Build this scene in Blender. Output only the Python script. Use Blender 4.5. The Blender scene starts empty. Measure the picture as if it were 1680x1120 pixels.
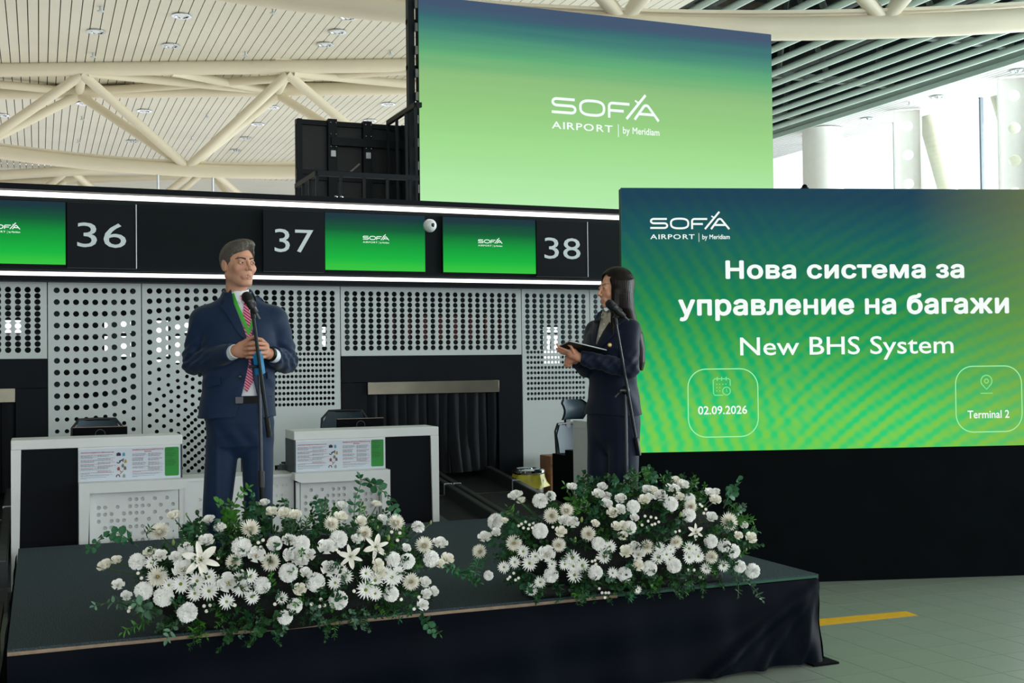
import bpy, bmesh, math, random
import numpy as np
from mathutils import Vector, Matrix
try:
    import openvdb as vdb
except Exception:
    import pyopenvdb as vdb
random.seed(7)
SC = bpy.context.scene
COL = SC.collection
PI = math.pi

# ------------------------------------------------------------------ camera
YAW, PITCH, ROLL = [math.radians(a) for a in (22.02, 1.10, 0.67)]
FOC, CAMH = 1921.0, 1.70
_f = np.array([math.sin(YAW)*math.cos(PITCH), math.cos(YAW)*math.cos(PITCH), math.sin(PITCH)])
_r0 = np.array([math.cos(YAW), -math.sin(YAW), 0.0]); _d0 = np.cross(_f, _r0)
_r = _r0*math.cos(ROLL) + _d0*math.sin(ROLL); _d = -_r0*math.sin(ROLL) + _d0*math.cos(ROLL)
_C = np.array([0, 0, CAMH])
camd = bpy.data.cameras.new('camera'); cam = bpy.data.objects.new('camera', camd); COL.objects.link(cam)
camd.sensor_width = 36; camd.lens = FOC/1680*36; camd.clip_end = 300
cam.matrix_world = Matrix(((_r[0], -_d[0], -_f[0], 0), (_r[1], -_d[1], -_f[1], 0), (_r[2], -_d[2], -_f[2], CAMH), (0, 0, 0, 1)))
SC.camera = cam

# ------------------------------------------------------------------ exposure, sky, daylight
SC.view_settings.view_transform = 'Standard'; SC.view_settings.look = 'None'
SC.view_settings.exposure = 0.0; SC.view_settings.gamma = 1.0; SC.view_settings.use_curve_mapping = False
w = bpy.data.worlds.new('sky'); SC.world = w; w.use_nodes = True
nt = w.node_tree; bg = nt.nodes['Background']
tc = nt.nodes.new('ShaderNodeTexCoord'); sep = nt.nodes.new('ShaderNodeSeparateXYZ'); rmp = nt.nodes.new('ShaderNodeValToRGB')
nt.links.new(tc.outputs['Generated'], sep.inputs[0]); nt.links.new(sep.outputs['Z'], rmp.inputs[0])
rmp.color_ramp.elements[0].position = 0.0; rmp.color_ramp.elements[0].color = (0.93, 0.96, 1.0, 1)
rmp.color_ramp.elements[1].position = 0.8; rmp.color_ramp.elements[1].color = (0.78, 0.88, 1.0, 1)
nt.links.new(rmp.outputs[0], bg.inputs['Color']); bg.inputs['Strength'].default_value = 1.45

def area(name, loc, target, sx, sy, power, color=(1, 1, 1)):
    l = bpy.data.lights.new(name, 'AREA'); l.shape = 'RECTANGLE'; l.size = sx; l.size_y = sy
    l.energy = power; l.color = color
    o = bpy.data.objects.new(name, l); COL.objects.link(o); o.location = loc
    d = Vector(target) - Vector(loc); o.rotation_euler = d.to_track_quat('-Z', 'Y').to_euler()
    return o
LIGHTS = dict(facade=6400, front=640, up=1150)
# daylight entering through the long glass facade on the right (outside the glass)
area('daylight_facade', (21.5, 9, 3.9), (0, 9, 2.9), 26, 7.0, LIGHTS['facade'], (0.93, 0.97, 1.0))
# daylight through the entrance glazing behind the photographer
area('daylight_entrance', (3, -9.5, 3.4), (3, 6, 2.6), 20, 5.5, LIGHTS['front'], (0.95, 0.98, 1.0))

# added up-light hidden behind the counters, brightens the ceiling like floor bounce
area('ceiling_fill_uplight', (3, 24, .12), (3, 24, 7), 26, 18, LIGHTS['up'], (1.0, .96, .9))

# ------------------------------------------------------------------ helpers
def ray(x, y): return _f + _r*(x-840)/FOC + _d*(y-560)/FOC
def atY(x, y, Y): v = ray(x, y); return Vector(_C + v*(Y/v[1]))
def atZ(x, y, z): v = ray(x, y); return Vector(_C + v*((z-CAMH)/v[2]))
def atD(x, y, D): return Vector(_C + ray(x, y)*D)

def lin(c):
    return tuple(((v/255)/12.92 if v/255 <= .04045 else ((v/255+.055)/1.055)**2.4) for v in c)
MATS = {}
def mat(name, rgb, rough=.5, metal=0., var=.06, scale=8., bump=0., bscale=60., spec=.5, sheen=0., coat=0., alpha=None, trans=0.):
    """procedural principled material: sRGB colour with gentle noise variation and fine relief"""
    if name in MATS: return MATS[name]
    m = bpy.data.materials.new(name); m.use_nodes = True; MATS[name] = m
    nt = m.node_tree; b = nt.nodes['Principled BSDF']
    c = lin(rgb)
    b.inputs['Roughness'].default_value = rough; b.inputs['Metallic'].default_value = metal
    b.inputs['Specular IOR Level'].default_value = spec
    if sheen: b.inputs['Sheen Weight'].default_value = sheen
    if coat: b.inputs['Coat Weight'].default_value = coat
    if trans: b.inputs['Transmission Weight'].default_value = trans
    tc = nt.nodes.new('ShaderNodeTexCoord'); n = nt.nodes.new('ShaderNodeTexNoise'); n.inputs['Scale'].default_value = scale
    n.inputs['Detail'].default_value = 4
    nt.links.new(tc.outputs['Object'], n.inputs['Vector'])
    r = nt.nodes.new('ShaderNodeValToRGB'); nt.links.new(n.outputs['Fac'], r.inputs[0])
    r.color_ramp.elements[0].position = .3; r.color_ramp.elements[1].position = .7
    r.color_ramp.elements[0].color = (*[v*(1-var) for v in c], 1); r.color_ramp.elements[1].color = (*[min(1, v*(1+var)) for v in c], 1)
    nt.links.new(r.outputs[0], b.inputs['Base Color'])
    if bump:
        n2 = nt.nodes.new('ShaderNodeTexNoise'); n2.inputs['Scale'].default_value = bscale; nt.links.new(tc.outputs['Object'], n2.inputs['Vector'])
        bp = nt.nodes.new('ShaderNodeBump'); bp.inputs['Strength'].default_value = bump; bp.inputs['Distance'].default_value = .01
        nt.links.new(n2.outputs['Fac'], bp.inputs['Height']); nt.links.new(bp.outputs[0], b.inputs['Normal'])
    return m
def emis(name, rgb, strength=1.):
    if name in MATS: return MATS[name]
    m = bpy.data.materials.new(name); m.use_nodes = True; MATS[name] = m
    b = m.node_tree.nodes['Principled BSDF']; c = (*lin(rgb), 1)
    b.inputs['Base Color'].default_value = (.02, .02, .02, 1)
    b.inputs['Emission Color'].default_value = c; b.inputs['Emission Strength'].default_value = strength
    b.inputs['Roughness'].default_value = .4
    return m

class MB:
    bev = False
    """collects shapes and links them as ONE mesh object"""
    def __init__(s): s.v = []; s.f = []; s.c = []
    def add(s, vs, fs):
        o = len(s.v); s.v += [tuple(v) for v in vs]; s.f += [tuple(i+o for i in f) for f in fs]; return s
    def box(s, a, b, M=None, bev=0.):
        x0, y0, z0 = a; x1, y1, z1 = b
        if bev > 0:
            s.bev = True; bm = bmesh.new(); bmesh.ops.create_cube(bm, size=1)
            for v in bm.verts:
                v.co = Vector(((x0+x1)/2+v.co.x*(x1-x0), (y0+y1)/2+v.co.y*(y1-y0), (z0+z1)/2+v.co.z*(z1-z0)))
            bmesh.ops.bevel(bm, geom=bm.edges[:], offset=bev, segments=2, affect='EDGES', profile=.5)
            bm.verts.index_update()
            vs = [v.co.copy() for v in bm.verts]; fs = [[v.index for v in f.verts] for f in bm.faces]; bm.free()
        else:
            vs = [Vector(p) for p in ((x0,y0,z0),(x1,y0,z0),(x1,y1,z0),(x0,y1,z0),(x0,y0,z1),(x1,y0,z1),(x1,y1,z1),(x0,y1,z1))]
            fs = [(3,2,1,0),(4,5,6,7),(0,1,5,4),(1,2,6,5),(2,3,7,6),(3,0,4,7)]
        if M is not None: vs = [M @ v for v in vs]
        return s.add(vs, fs)
    def tube(s, pts, r, n=12, cap=True, r_end=None):
        pts = [Vector(p) for p in pts]; rs = r if isinstance(r, (list, tuple)) else [r + ((r_end if r_end is not None else r)-r)*i/(len(pts)-1) for i in range(len(pts))]
        vs = []; fs = []
        up = None
        for i, p in enumerate(pts):
            t = (pts[min(i+1, len(pts)-1)] - pts[max(i-1, 0)]).normalized()
            if up is None:
                up = Vector((0, 0, 1)) if abs(t.z) < .9 else Vector((1, 0, 0))
            a = t.cross(up).normalized(); bb = a.cross(t).normalized(); up = bb
            for k in range(n):
                an = 2*PI*k/n; vs.append(p + (a*math.cos(an) + bb*math.sin(an))*rs[i])
        for i in range(len(pts)-1):
            for k in range(n):
                fs.append((i*n+k, i*n+(k+1) % n, (i+1)*n+(k+1) % n, (i+1)*n+k))
        if cap:
            fs.append(tuple(range(n))[::-1]); fs.append(tuple((len(pts)-1)*n+k for k in range(n)))
        return s.add(vs, fs)
    def lathe(s, prof, n=20, M=None):
        """profile of (radius, z) revolved about z"""
        vs = []; fs = []
        for r, z in prof:
            for k in range(n):
                a = 2*PI*k/n; vs.append(Vector((r*math.cos(a), r*math.sin(a), z)))
        for i in range(len(prof)-1):
            for k in range(n):
                fs.append((i*n+k, i*n+(k+1) % n, (i+1)*n+(k+1) % n, (i+1)*n+k))
        fs.append(tuple(range(n))[::-1]); fs.append(tuple((len(prof)-1)*n+k for k in range(n)))
        if M is not None: vs = [M @ v for v in vs]
        return s.add(vs, fs)
    def ball(s, c, r, n=12, M=None):
        rx, ry, rz = (r, r, r) if not isinstance(r, (tuple, list)) else r
        vs = [Vector((0, 0, -rz))]; fs = []; m = n//2
        for i in range(1, m):
            a = -PI/2 + PI*i/m
            for k in range(n):
                vs.append(Vector((rx*math.cos(a)*math.cos(2*PI*k/n), ry*math.cos(a)*math.sin(2*PI*k/n), rz*math.sin(a))))
        vs.append(Vector((0, 0, rz))); L = len(vs)-1
        for k in range(n): fs.append((0, 1+(k+1) % n, 1+k)); fs.append((L, L-n+k, L-n+(k+1) % n))
        for i in range(m-2):
            for k in range(n):
                a = 1+i*n; fs.append((a+k, a+(k+1) % n, a+n+(k+1) % n, a+n+k))
        if M is not None: vs = [M @ v for v in vs]
        return s.add([v + Vector(c) for v in vs], fs)
    def prism(s, poly, fn, t):
        """poly: 2D outline; fn(u,v,w) -> 3D; extruded from w=0 to w=t"""
        n = len(poly)
        vs = [fn(u, v, 0) for u, v in poly] + [fn(u, v, t) for u, v in poly]
        fs = [tuple(range(n)), tuple(range(2*n-1, n-1, -1))] + [(i+n, (i+1) % n+n, (i+1) % n, i) for i in range(n)]
        return s.add(vs, fs)
    def mesh(s, name, m, smooth=30):
        me = bpy.data.meshes.new(name); me.from_pydata([tuple(v) for v in s.v], [], s.f)
        if m: me.materials.append(m)
        if s.bev: smooth = min(smooth, 20)
        if smooth:
            me.shade_smooth(); me.set_sharp_from_angle(angle=math.radians(smooth))
        return me
    def build(s, name, m, parent=None, smooth=30, **kw):
        o = link(name, s.mesh(name, m, smooth), parent); 
        if kw: tag(o, **kw)
        return o
def link(name, me, parent=None):
    o = bpy.data.objects.new(name, me); COL.objects.link(o)
    if parent is not None:
        o.parent = parent
        o.matrix_parent_inverse = Matrix.Identity(4)
    return o
def tag(o, label=None, cat=None, group=None, kind=None):
    if label: o['label'] = label
    if cat: o['category'] = cat
    if group: o['group'] = group
    if kind: o['kind'] = kind
    return o
def thing(name, label=None, cat=None, loc=(0, 0, 0), rz=0, group=None, kind=None):
    o = bpy.data.objects.new(name, None); COL.objects.link(o); o.location = loc; o.rotation_euler = (0, 0, rz)
    o.empty_display_size = .1
    return tag(o, label, cat, group, kind)
class Off:
    """a thing whose parts are written in world coordinates: shapes are shifted to its base"""
    pass
def rel(o):
    """turn the children of an unrotated empty from world into local coordinates"""
    for c in o.children:
        c.location = Vector(c.location) - Vector(o.location)
def copy_tree(o, parent=None):
    c = o.copy(); COL.objects.link(c)
    if parent is not None: c.parent = parent
    for ch in list(o.children): copy_tree(ch, c)
    return c
def hole_panel(name, x0, z0, x1, z1, holes, Y, thick, m, parent=None, seg=12):
    """sheet in the XZ plane with real round holes; its front face lies at Y"""
    cu = bpy.data.curves.new(name, 'CURVE'); cu.dimensions = '2D'; cu.fill_mode = 'BOTH'; cu.extrude = thick/2
    def poly(pts):
        sp = cu.splines.new('POLY'); sp.points.add(len(pts)-1); sp.use_cyclic_u = True
        for p, q in zip(sp.points, pts): p.co = (q[0], q[1], 0, 1)
    poly([(x0, z0), (x1, z0), (x1, z1), (x0, z1)])
    for hx, hz, r in holes:
        if x0+r < hx < x1-r and z0+r < hz < z1-r:
            poly([(hx+r*math.cos(2*PI*k/seg), hz+r*math.sin(2*PI*k/seg)) for k in range(seg)])
    t = bpy.data.objects.new('tmp', cu); COL.objects.link(t); bpy.context.view_layer.update()
    dg = bpy.context.evaluated_depsgraph_get(); me = bpy.data.meshes.new_from_object(t.evaluated_get(dg))
    bpy.data.objects.remove(t); bpy.data.curves.remove(cu)
    n = len(me.vertices); a = np.empty(n*3, np.float32); me.vertices.foreach_get('co', a); a = a.reshape(-1, 3)
    b = np.stack([a[:, 0], Y + thick/2 - a[:, 2], a[:, 1]], 1); me.vertices.foreach_set('co', b.ravel().astype(np.float32)); me.update()
    me.name = name; me.materials.clear(); me.materials.append(m)
    return link(name, me, parent)
_TX = {}; _GL = {}
def _glyphs(body):
    """filled outline of one short string with the built-in font"""
    if body in _GL: return _GL[body]
    cu = bpy.data.curves.new('lettering', 'FONT'); cu.body = body; cu.resolution_u = 3
    t = bpy.data.objects.new('tmp', cu); COL.objects.link(t); bpy.context.view_layer.update()
    dg = bpy.context.evaluated_depsgraph_get(); me = bpy.data.meshes.new_from_object(t.evaluated_get(dg))
    bpy.data.objects.remove(t)
    n = len(me.vertices); a = np.empty(n*3, np.float32); me.vertices.foreach_get('co', a); a = a.reshape(-1, 3)[:, :2].copy()
    fs = [tuple(p.vertices) for p in me.polygons]; bpy.data.meshes.remove(me)
    _GL[body] = (a, fs); return a, fs
def text_mesh(body, bold=0., spacing=1.):
    """letters filled one by one and set side by side"""
    k = (body, spacing)
    if k in _TX: return _TX[k]
    wd = lambda s: float(_glyphs(s)[0][:, 0].max()-_glyphs(s)[0][:, 0].min())
    base = wd('HH'); x = 0.; V = []; F = []; n = 0
    for ch in body:
        if ch != ' ':
            a, fs = _glyphs(ch)
            if ch == 'н':                 # built from the capital: same shape at x-height
                b, fs = _glyphs('Н'); e = _glyphs('и')[0]; a = (b-b.min(0))/(b.max(0)-b.min(0))*(e.max(0)-e.min(0))+e.min(0)
            V.append(a+np.array([x, 0])); F += [tuple(i+n for i in f) for f in fs]; n += len(a)
        x += (wd('H'+ch+'H')-base)*spacing
    _TX[k] = (np.concatenate(V), F); return _TX[k]
class Plane:
    """an upright surface: origin point, horizontal direction u, outward normal n"""
    def __init__(s, o, u):
        s.o = Vector(o); s.u = Vector(u).normalized(); s.n = Vector((s.u.y, -s.u.x, 0))
    def at(s, a, z, off=0.): return s.o + s.u*a + Vector((0, 0, z-s.o.z)) + s.n*off
    def hit(s, x, y):
        v = Vector(ray(x, y)); c = Vector(_C); t = (s.o-c).dot(s.n)/v.dot(s.n); p = c+v*t
        return (p-s.o).dot(s.u), p.z
def put_text(body, pl, a0, a1, z0, z1, m, parent, off=.004, bold=0., spacing=1., name='lettering', shear=0.):
    """letters fitted to the rectangle a0..a1, z0..z1 of a plane, as one thin mesh"""
    a, fs = text_mesh(body, min(bold, 0.), spacing)
    mn = a.min(0); mx = a.max(0); b = max(bold, 0.)
    mb = MB(); k = 8 if b else 1
    mn = mn-b; mx = mx+b
    for i in range(k):
        d = np.array([b*math.cos(2*PI*i/k), b*math.sin(2*PI*i/k)]) if b else 0.
        q = (a+d-mn)/(mx-mn)
        mb.add([pl.at(a0+(a1-a0)*x, z0+(z1-z0)*y, off+i*.00002) for x, y in q], fs)
    return mb.build(name, m, parent, smooth=0)
def put_px(body, pl, box, m, parent, **kw):
    x0, yt, x1, yb = box
    a0, z0 = pl.hit(x0, yb); a1, z1 = pl.hit(x1, yt)
    a0b, z1b = pl.hit(x0, yt); a1b, z0b = pl.hit(x1, yb)
    return put_text(body, pl, (a0+a0b)/2, (a1+a1b)/2, (z0+z0b)/2, (z1+z1b)/2, m, parent, **kw)
def ribbon(mb, pl, pts, wd, off, sx=1., closed=False):
    """flat stroke of constant width along 2D points on a plane"""
    n = len(pts); P = [Vector((p[0], p[1])) for p in pts]; vs = []
    for i in range(n):
        if closed: a, b = P[i-1], P[(i+1) % n]
        else: a, b = P[max(i-1, 0)], P[min(i+1, n-1)]
        t = (b-a).normalized(); nn = Vector((-t.y, t.x))*wd/2
        for s in (1, -1):
            q = P[i]+nn*s; vs.append(pl.at(q.x, q.y, off))
    fs = [(2*i, 2*i+1, 2*i+3, 2*i+2) for i in range(n-1)]
    if closed: fs.append((2*n-2, 2*n-1, 1, 0))
    mb.add(vs, fs)
def arc(cx, cy, rx, ry, a0, a1, n=10):
    return [(cx+rx*math.cos(math.radians(a0+(a1-a0)*i/n)), cy+ry*math.sin(math.radians(a0+(a1-a0)*i/n))) for i in range(n+1)]
def logo(pl, a0, a1, zb, m, parent, off=.004, hs=1., thin=1.):
    """the airport word mark above its two small words, a0..a1 wide, letters standing on height zb"""
    W = a1-a0; h = W*.118*hs; mb = MB(); sw = W*.0225*thin
    def S(pts, w=sw, closed=False): ribbon(mb, pl, [(a0+x*W, zb+y*h) for x, y in pts], w, off, closed=closed)
    S([(.212, .97), (.05, .97)]+arc(.05, .745, .036, .225, 90, 270, 8)+[(.18, .52)]+arc(.18, .28, .036, .24, 90, -90, 8)+[(.005, .04)])
    S([(.37+.108*math.copysign(abs(math.cos(t))**.72, math.cos(t)), .5+.5*math.copysign(abs(math.sin(t))**.72, math.sin(t))) for t in [2*PI*i/36 for i in range(36)]], closed=True)
    S([(.525, -.08), (.525, .72)]+arc(.555, .72, .03, .25, 180, 90, 6)+[(.715, .97)])
    S([(.53, .45), (.66, .45)])
    S([(.685, -.08), (.868, 1.72)]); S([(.768, 1.28), (.79, 1.15), (.81, 1.17)], sw*.7)
    S([(.762, -.08), (.845, .85)]+arc(.872, .82, .026, .16, 150, 30, 6)+[(.99, -.08)])
    S([(.80, .35), (.945, .35)])
    mb.build('logo', m, parent, smooth=0)
    z1 = zb-h*.62; z0 = zb-h*1.12
    put_text('AIRPORT', pl, a0+W*.004, a0+W*.555, z0, z1, m, parent, off, bold=.012, spacing=1.12)
    b2 = MB(); ribbon(b2, pl, [(a0+W*.608, zb-h*.5), (a0+W*.608, zb-h*1.4)], W*.006, off); b2.build('divider', m, parent, smooth=0)
    put_text('by', pl, a0+W*.65, a0+W*.715, z0-h*.17, z1-h*.02, m, parent, off, bold=.012)
    put_text('Meridiam', pl, a0+W*.74, a0+W*.995, z0, z1-h*.02, m, parent, off, bold=.014)
# ------------------------------------------------------------------ materials
M_white = mat('white_laminate', (222, 226, 224), .38, var=.03, scale=3)
M_panel = mat('grey_white_panel', (196, 205, 203), .5, var=.02, scale=2)
M_black = mat('black_cladding', (11, 17, 23), .55, var=.15, scale=5, spec=.12)
M_blackmat = mat('black_matt', (6, 9, 12), .8, var=.2, scale=6, spec=.08)
M_fascia = mat('dark_fascia', (13, 21, 24), .6, var=.08, scale=2, spec=.1)
M_cream = mat('cream_paint', (232, 222, 198), .45, var=.04, scale=1.2, bump=.05, bscale=20)
M_slat = mat('ceiling_slat', (222, 218, 202), .42, var=.05, scale=.7)
M_soffit = mat('white_soffit', (206, 206, 204), .6, var=.02, scale=1, spec=.1)
M_mull = mat('mullion_grey', (96, 108, 116), .5, var=.03)
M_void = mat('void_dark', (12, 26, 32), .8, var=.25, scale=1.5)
M_baffle = mat('baffle_grey_green', (178, 200, 190), .5, var=.05, scale=2)
M_steel = mat('brushed_steel', (128, 124, 110), .38, metal=1., var=.12, scale=5)
M_dsteel = mat('dark_steel', (104, 106, 104), .38, metal=.8, var=.15, scale=12)
M_chrome = mat('chrome', (215, 220, 225), .12, metal=1., var=.02)
M_alu = mat('window_aluminium', (196, 202, 205), .4, metal=.3, var=.03)
M_bframe = mat('black_powder_coat', (15, 24, 29), .5, var=.1, scale=10, spec=.2)
M_rubber = mat('black_rubber', (12, 15, 17), .55, var=.2, scale=30, bump=.2, bscale=200)
M_grey = mat('grey_plastic', (70, 80, 84), .45, var=.05)

# ------------------------------------------------------------------ floor with tiles
flo = MB().box((-30, -14, -.12), (20, 40, -.006)).build('floor', mat('floor_grout', (80, 92, 84), .7, var=.08, scale=3), smooth=0)
tag(flo, kind='structure')
M_tile = mat('floor_tile', (138, 148, 136), .4, var=.05, scale=2.2, bump=.04, bscale=90)
# tile lines measured from the photograph: courses run along the desks
TS, GX0, GY0 = .30, .02, .12
tb = {}
def tile(i, j):
    o = bpy.data.objects.new('tile', TILE); COL.objects.link(o); o.parent = flo
    o.location = (GX0+i*TS, GY0+j*TS, -.006)
TILE = MB().box((.002, .002, 0), (TS-.002, TS-.002, .006), ).mesh('tile', M_tile, 0)
near = set()
for i in range(12, 28):
    for j in range(14, 27):
        x, y = GX0+i*TS, GY0+j*TS
        if x > 3.8 and x < 1.03*y+.5 and y < 7.9-.2875*(x-4.1)+.1: near.add((i, j)); tile(i, j)
rest = MB()
for i in range(-40, 62):
    for j in range(-40, 100):
        if (i, j) not in near:
            x, y = GX0+i*TS, GY0+j*TS
            rest.add([(x+.002, y+.002, 0), (x+TS-.002, y+.002, 0), (x+TS-.002, y+TS-.002, 0), (x+.002, y+TS-.002, 0)], [(0, 1, 2, 3)])
tag(rest.build('tiles_beyond', M_tile, flo, smooth=0), kind='stuff')

# ------------------------------------------------------------------ roof: slatted ceiling, baffles, soffit
ZC = 7.1
ceil = thing('ceiling', kind='structure', loc=(0, 0, 0))
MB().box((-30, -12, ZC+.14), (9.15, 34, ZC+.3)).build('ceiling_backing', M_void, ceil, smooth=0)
MB().box((-30, -12, ZC), (9.1, 13.9, ZC+.05)).build('near_ceiling', M_slat, ceil, smooth=0)
MB().box((-30, 14, ZC), (-7.6, 34, ZC+.05)).build('side_ceiling', M_slat, ceil, smooth=0)
SLAT = MB().add([(0, 14, 0), (.137, 14, 0), (.137, 34, 0), (0, 34, 0), (-.0, 14, .045), (.137, 14, .045), (.137, 34, .045), (0, 34, .045)],
                [(3, 2, 1, 0), (0, 1, 5, 4), (1, 2, 6, 5), (2, 3, 7, 6), (3, 0, 4, 7)]).mesh('slat', M_slat, 0)
for i in range(110):
    o = link('slat', SLAT, ceil); o.location = (-7.55+i*.1515, 0, ZC)
# upper deck over the open baffle field
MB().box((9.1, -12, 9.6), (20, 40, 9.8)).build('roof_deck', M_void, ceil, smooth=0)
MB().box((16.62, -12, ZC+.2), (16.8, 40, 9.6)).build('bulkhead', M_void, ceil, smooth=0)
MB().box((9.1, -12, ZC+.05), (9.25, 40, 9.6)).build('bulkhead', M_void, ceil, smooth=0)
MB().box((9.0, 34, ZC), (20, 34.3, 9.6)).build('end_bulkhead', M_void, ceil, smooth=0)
BAF = MB().tube([(0, -8, 0), (0, 34, 0)], .058, 10).mesh('baffle', M_baffle, 40)
for i in range(14):
    o = link('baffle', BAF, ceil); o.location = (9.42+i*.503, 0, ZC+.05)
# hangers and roof steel in the void
vm = mat('void_steel', (92, 100, 92), .6, var=.15)
for k, y in enumerate((16.2, 19.4, 22.6, 25.8, 29)):
    MB().box((9.3, y-.07, 7.3), (16.4, y+.07, 7.42)).build('hanger_beam', vm, ceil, smooth=0)
    mb = MB()
    for q in range(6):
        x = 10+q*1.2; mb.tube([(x, y, 7.4), (x+(.6 if q % 2 else -.6), y+.4, 9.6)], .06, 6)
    mb.build('roof_brace', vm, ceil, smooth=0)
    MB().box((9.3, y+1.2, 8.6), (16.4, y+1.5, 9.2)).build('purlin', mat('void_brown', (92, 84, 70), .7, var=.2), ceil, smooth=0)
for x in (11.2, 13.6, 15.4):
    MB().tube([(x, 12, 8.2), (x, 33, 8.2)], .16, 10).build('duct', mat('duct_grey', (60, 66, 62), .5, var=.2), ceil)
# white soffit beside the glass wall
sof = MB().box((16.5, -12, ZC+.02), (18.3, 34, ZC+.2)).build('soffit_backing', M_baffle, ceil, smooth=0)
MB().box((16.44, -12, ZC-.05), (16.5, 34, ZC+.05)).build('soffit_edge', M_baffle, ceil, smooth=0)
SS = MB().box((0, -12, 0), (.108, 34, .03)).mesh('soffit_strip', M_soffit, 0)
for i in range(13):
    o = link('soffit_strip', SS, ceil); o.location = (16.51+i*.126, 0, ZC-.03)

# ------------------------------------------------------------------ glass wall on the right
win = thing('window_1', kind='structure', loc=(18, 0, 0))
XF = 0.
for i in range(12):
    y = 2.9+i*2.62
    MB().box((-.03, y-.022, 0), (.05, y+.022, 7.1)).build('mullion', M_mull, win, smooth=0)
for z in (2.4, 4.92):
    MB().box((-.04, -6, z-.035), (.06, 34, z+.035)).build('transom', M_mull, win, smooth=0)
MB().box((-.06, -6, 0), (.12, 34, .12)).build('sill', M_alu, win, smooth=0)
glass = bpy.data.materials.new('clear_glass'); glass.use_nodes = True
_n = glass.node_tree; _n.nodes.clear(); _o = _n.nodes.new('ShaderNodeOutputMaterial'); _t = _n.nodes.new('ShaderNodeBsdfTransparent'); _g = _n.nodes.new('ShaderNodeBsdfGlossy'); _m = _n.nodes.new('ShaderNodeMixShader')
_t.inputs[0].default_value = (.95, .98, .98, 1); _g.inputs['Roughness'].default_value = .02; _m.inputs[0].default_value = .05
_n.links.new(_t.outputs[0], _m.inputs[1]); _n.links.new(_g.outputs[0], _m.inputs[2]); _n.links.new(_m.outputs[0], _o.inputs[0])
for i in range(12):
    y = 2.9+i*2.62
    MB().box((.01, y-2.58, .1), (.022, y-.04, 7.08)).build('pane', glass, win, smooth=0)
M_col = mat('column_white', (238, 236, 230), .5, var=.02)
# round concrete column and perforated steel posts standing inside the glass
pc = atY(1361, 300, 23.2)
tag(MB().lathe([(.46, 0), (.46, 7.05)], 28, Matrix.Translation((16.9, 22.4, 0))).build('column', M_col), label='thick round white column beside the glass facade', cat='column')
def cell_post(x, y, label):
    t = thing('steel_post', label, 'post', (x, y, 0), group=None)
    hs = [(.0, z, .11) for z in np.arange(.5, 7., .62)]
    o = hole_panel('web', -.26, 0, .26, 7.04, hs, 0, .02, M_col, t, 16); o.rotation_euler = (0, 0, math.radians(-40))
    for s in (-1, 1):
        f = MB().box((s*.27-.02, -.1, 0), (s*.27+.02, .1, 7.04)).build('flange', M_col, t, smooth=0); f.rotation_euler = (0, 0, math.radians(-40))
cell_post(17.3, 20.0, 'white steel post with round holes, nearer the middle of the glass facade')
cell_post(17.25, 17.0, 'white steel post with round holes at the right edge of the picture')
for y, lb in ((21.0, 'cream slanting column outside the glass, behind the left holed post'), (18.7, 'cream slanting column outside the glass, between the two holed posts')):
    tag(MB().tube([(19.6, y-1.6, 0), (19.6, y+2.2, 11)], .22, 14).build('slanting_column', M_cream), label=lb, cat='column')
# far wall, left wall
M_far = mat('far_wall_grey', (150, 156, 150), .6, var=.05, scale=.5)
fw = thing('wall_back', kind='structure', loc=(0, 44, 0))
MB().box((-30, 0, 4.1), (20, .3, 7.4)).build('upper_wall', M_far, fw, smooth=0)
MB().box((-30, -.15, 6.0), (20, -.01, 6.9)).build('cornice', M_cream, fw, smooth=0)
for i in range(20):
    MB().box((-12+i*2.3, -.14, 3.9), (-11.6+i*2.3, -.02, 6.1)).build('post', M_cream, fw, smooth=0)
MB().box((-30, 0, 0), (20, .3, 1.0)).build('lower_wall', M_far, fw, smooth=0)
wl = MB().box((-30, -12, 0), (-29.8, 44, 7.3)).build('wall_left', M_far, smooth=0); tag(wl, kind='structure')
MB().box((-30, 34, ZC), (9.2, 44, ZC+.1)).build('far_ceiling', M_slat, ceil, smooth=0)

MB().box((-30, -13.6, 5.2), (20, -13.4, 7.3)).build('wall_front', M_far, smooth=0)['kind'] = 'structure'
# ------------------------------------------------------------------ tubular roof trusses
def trusstubes(t, name, pts, r, n=14): return MB().tube(pts, r, n).build(name, M_cream, t)
def arcpts(a, b, sag, D, n=16):
    """belly arc between two image points at one camera distance"""
    out = []
    for i in range(n+1):
        s = i/n; out.append(atD(a[0]+(b[0]-a[0])*s, a[1]+(b[1]-a[1])*s + 4*sag*s*(1-s), D))
    return out
def at_curve(curve, x):
    return curve(x)
# far truss
D1, D2, DB = 20.7, 22.3, 21.5
ft = thing('roof_truss', 'cream tubular roof truss spanning the hall behind the sign fascia', 'truss', atD(340, 265, DB))
def add(t, name, pts, r, n=14):
    mb = MB().tube([Vector(p)-Vector(t.location) for p in pts], r, n); return mb.build(name, M_cream, t)
add(ft, 'top_chord', [atD(-1300, 130, D1), atD(0, 114, D1), atD(400, 110, D1), atD(1100, 100, D1)], .128)
add(ft, 'top_chord', [atD(-1300, 168, D2), atD(0, 152, D2), atD(400, 148, D2), atD(1100, 138, D2)], .128)
bot = lambda x: 283 - 33*(min(1.3, (470-x)/470))**2 if x < 470 else 283 - 26*((x-470)/470)**2
add(ft, 'bottom_chord', [atD(x, bot(x), DB) for x in range(-1300, 1101, 50)], .12)
add(ft, 'cable_tray', [atD(x, bot(x)-13, DB) for x in range(-300, 1101, 50)], .03, 6)
n1 = [-1225, -885, -545, -205, 135, 472, 812]; n2 = [-1235, -895, -555, -215, 130, 456, 800]; nb = [-1057, -717, -377, -37, 308, 652, 990]
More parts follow.
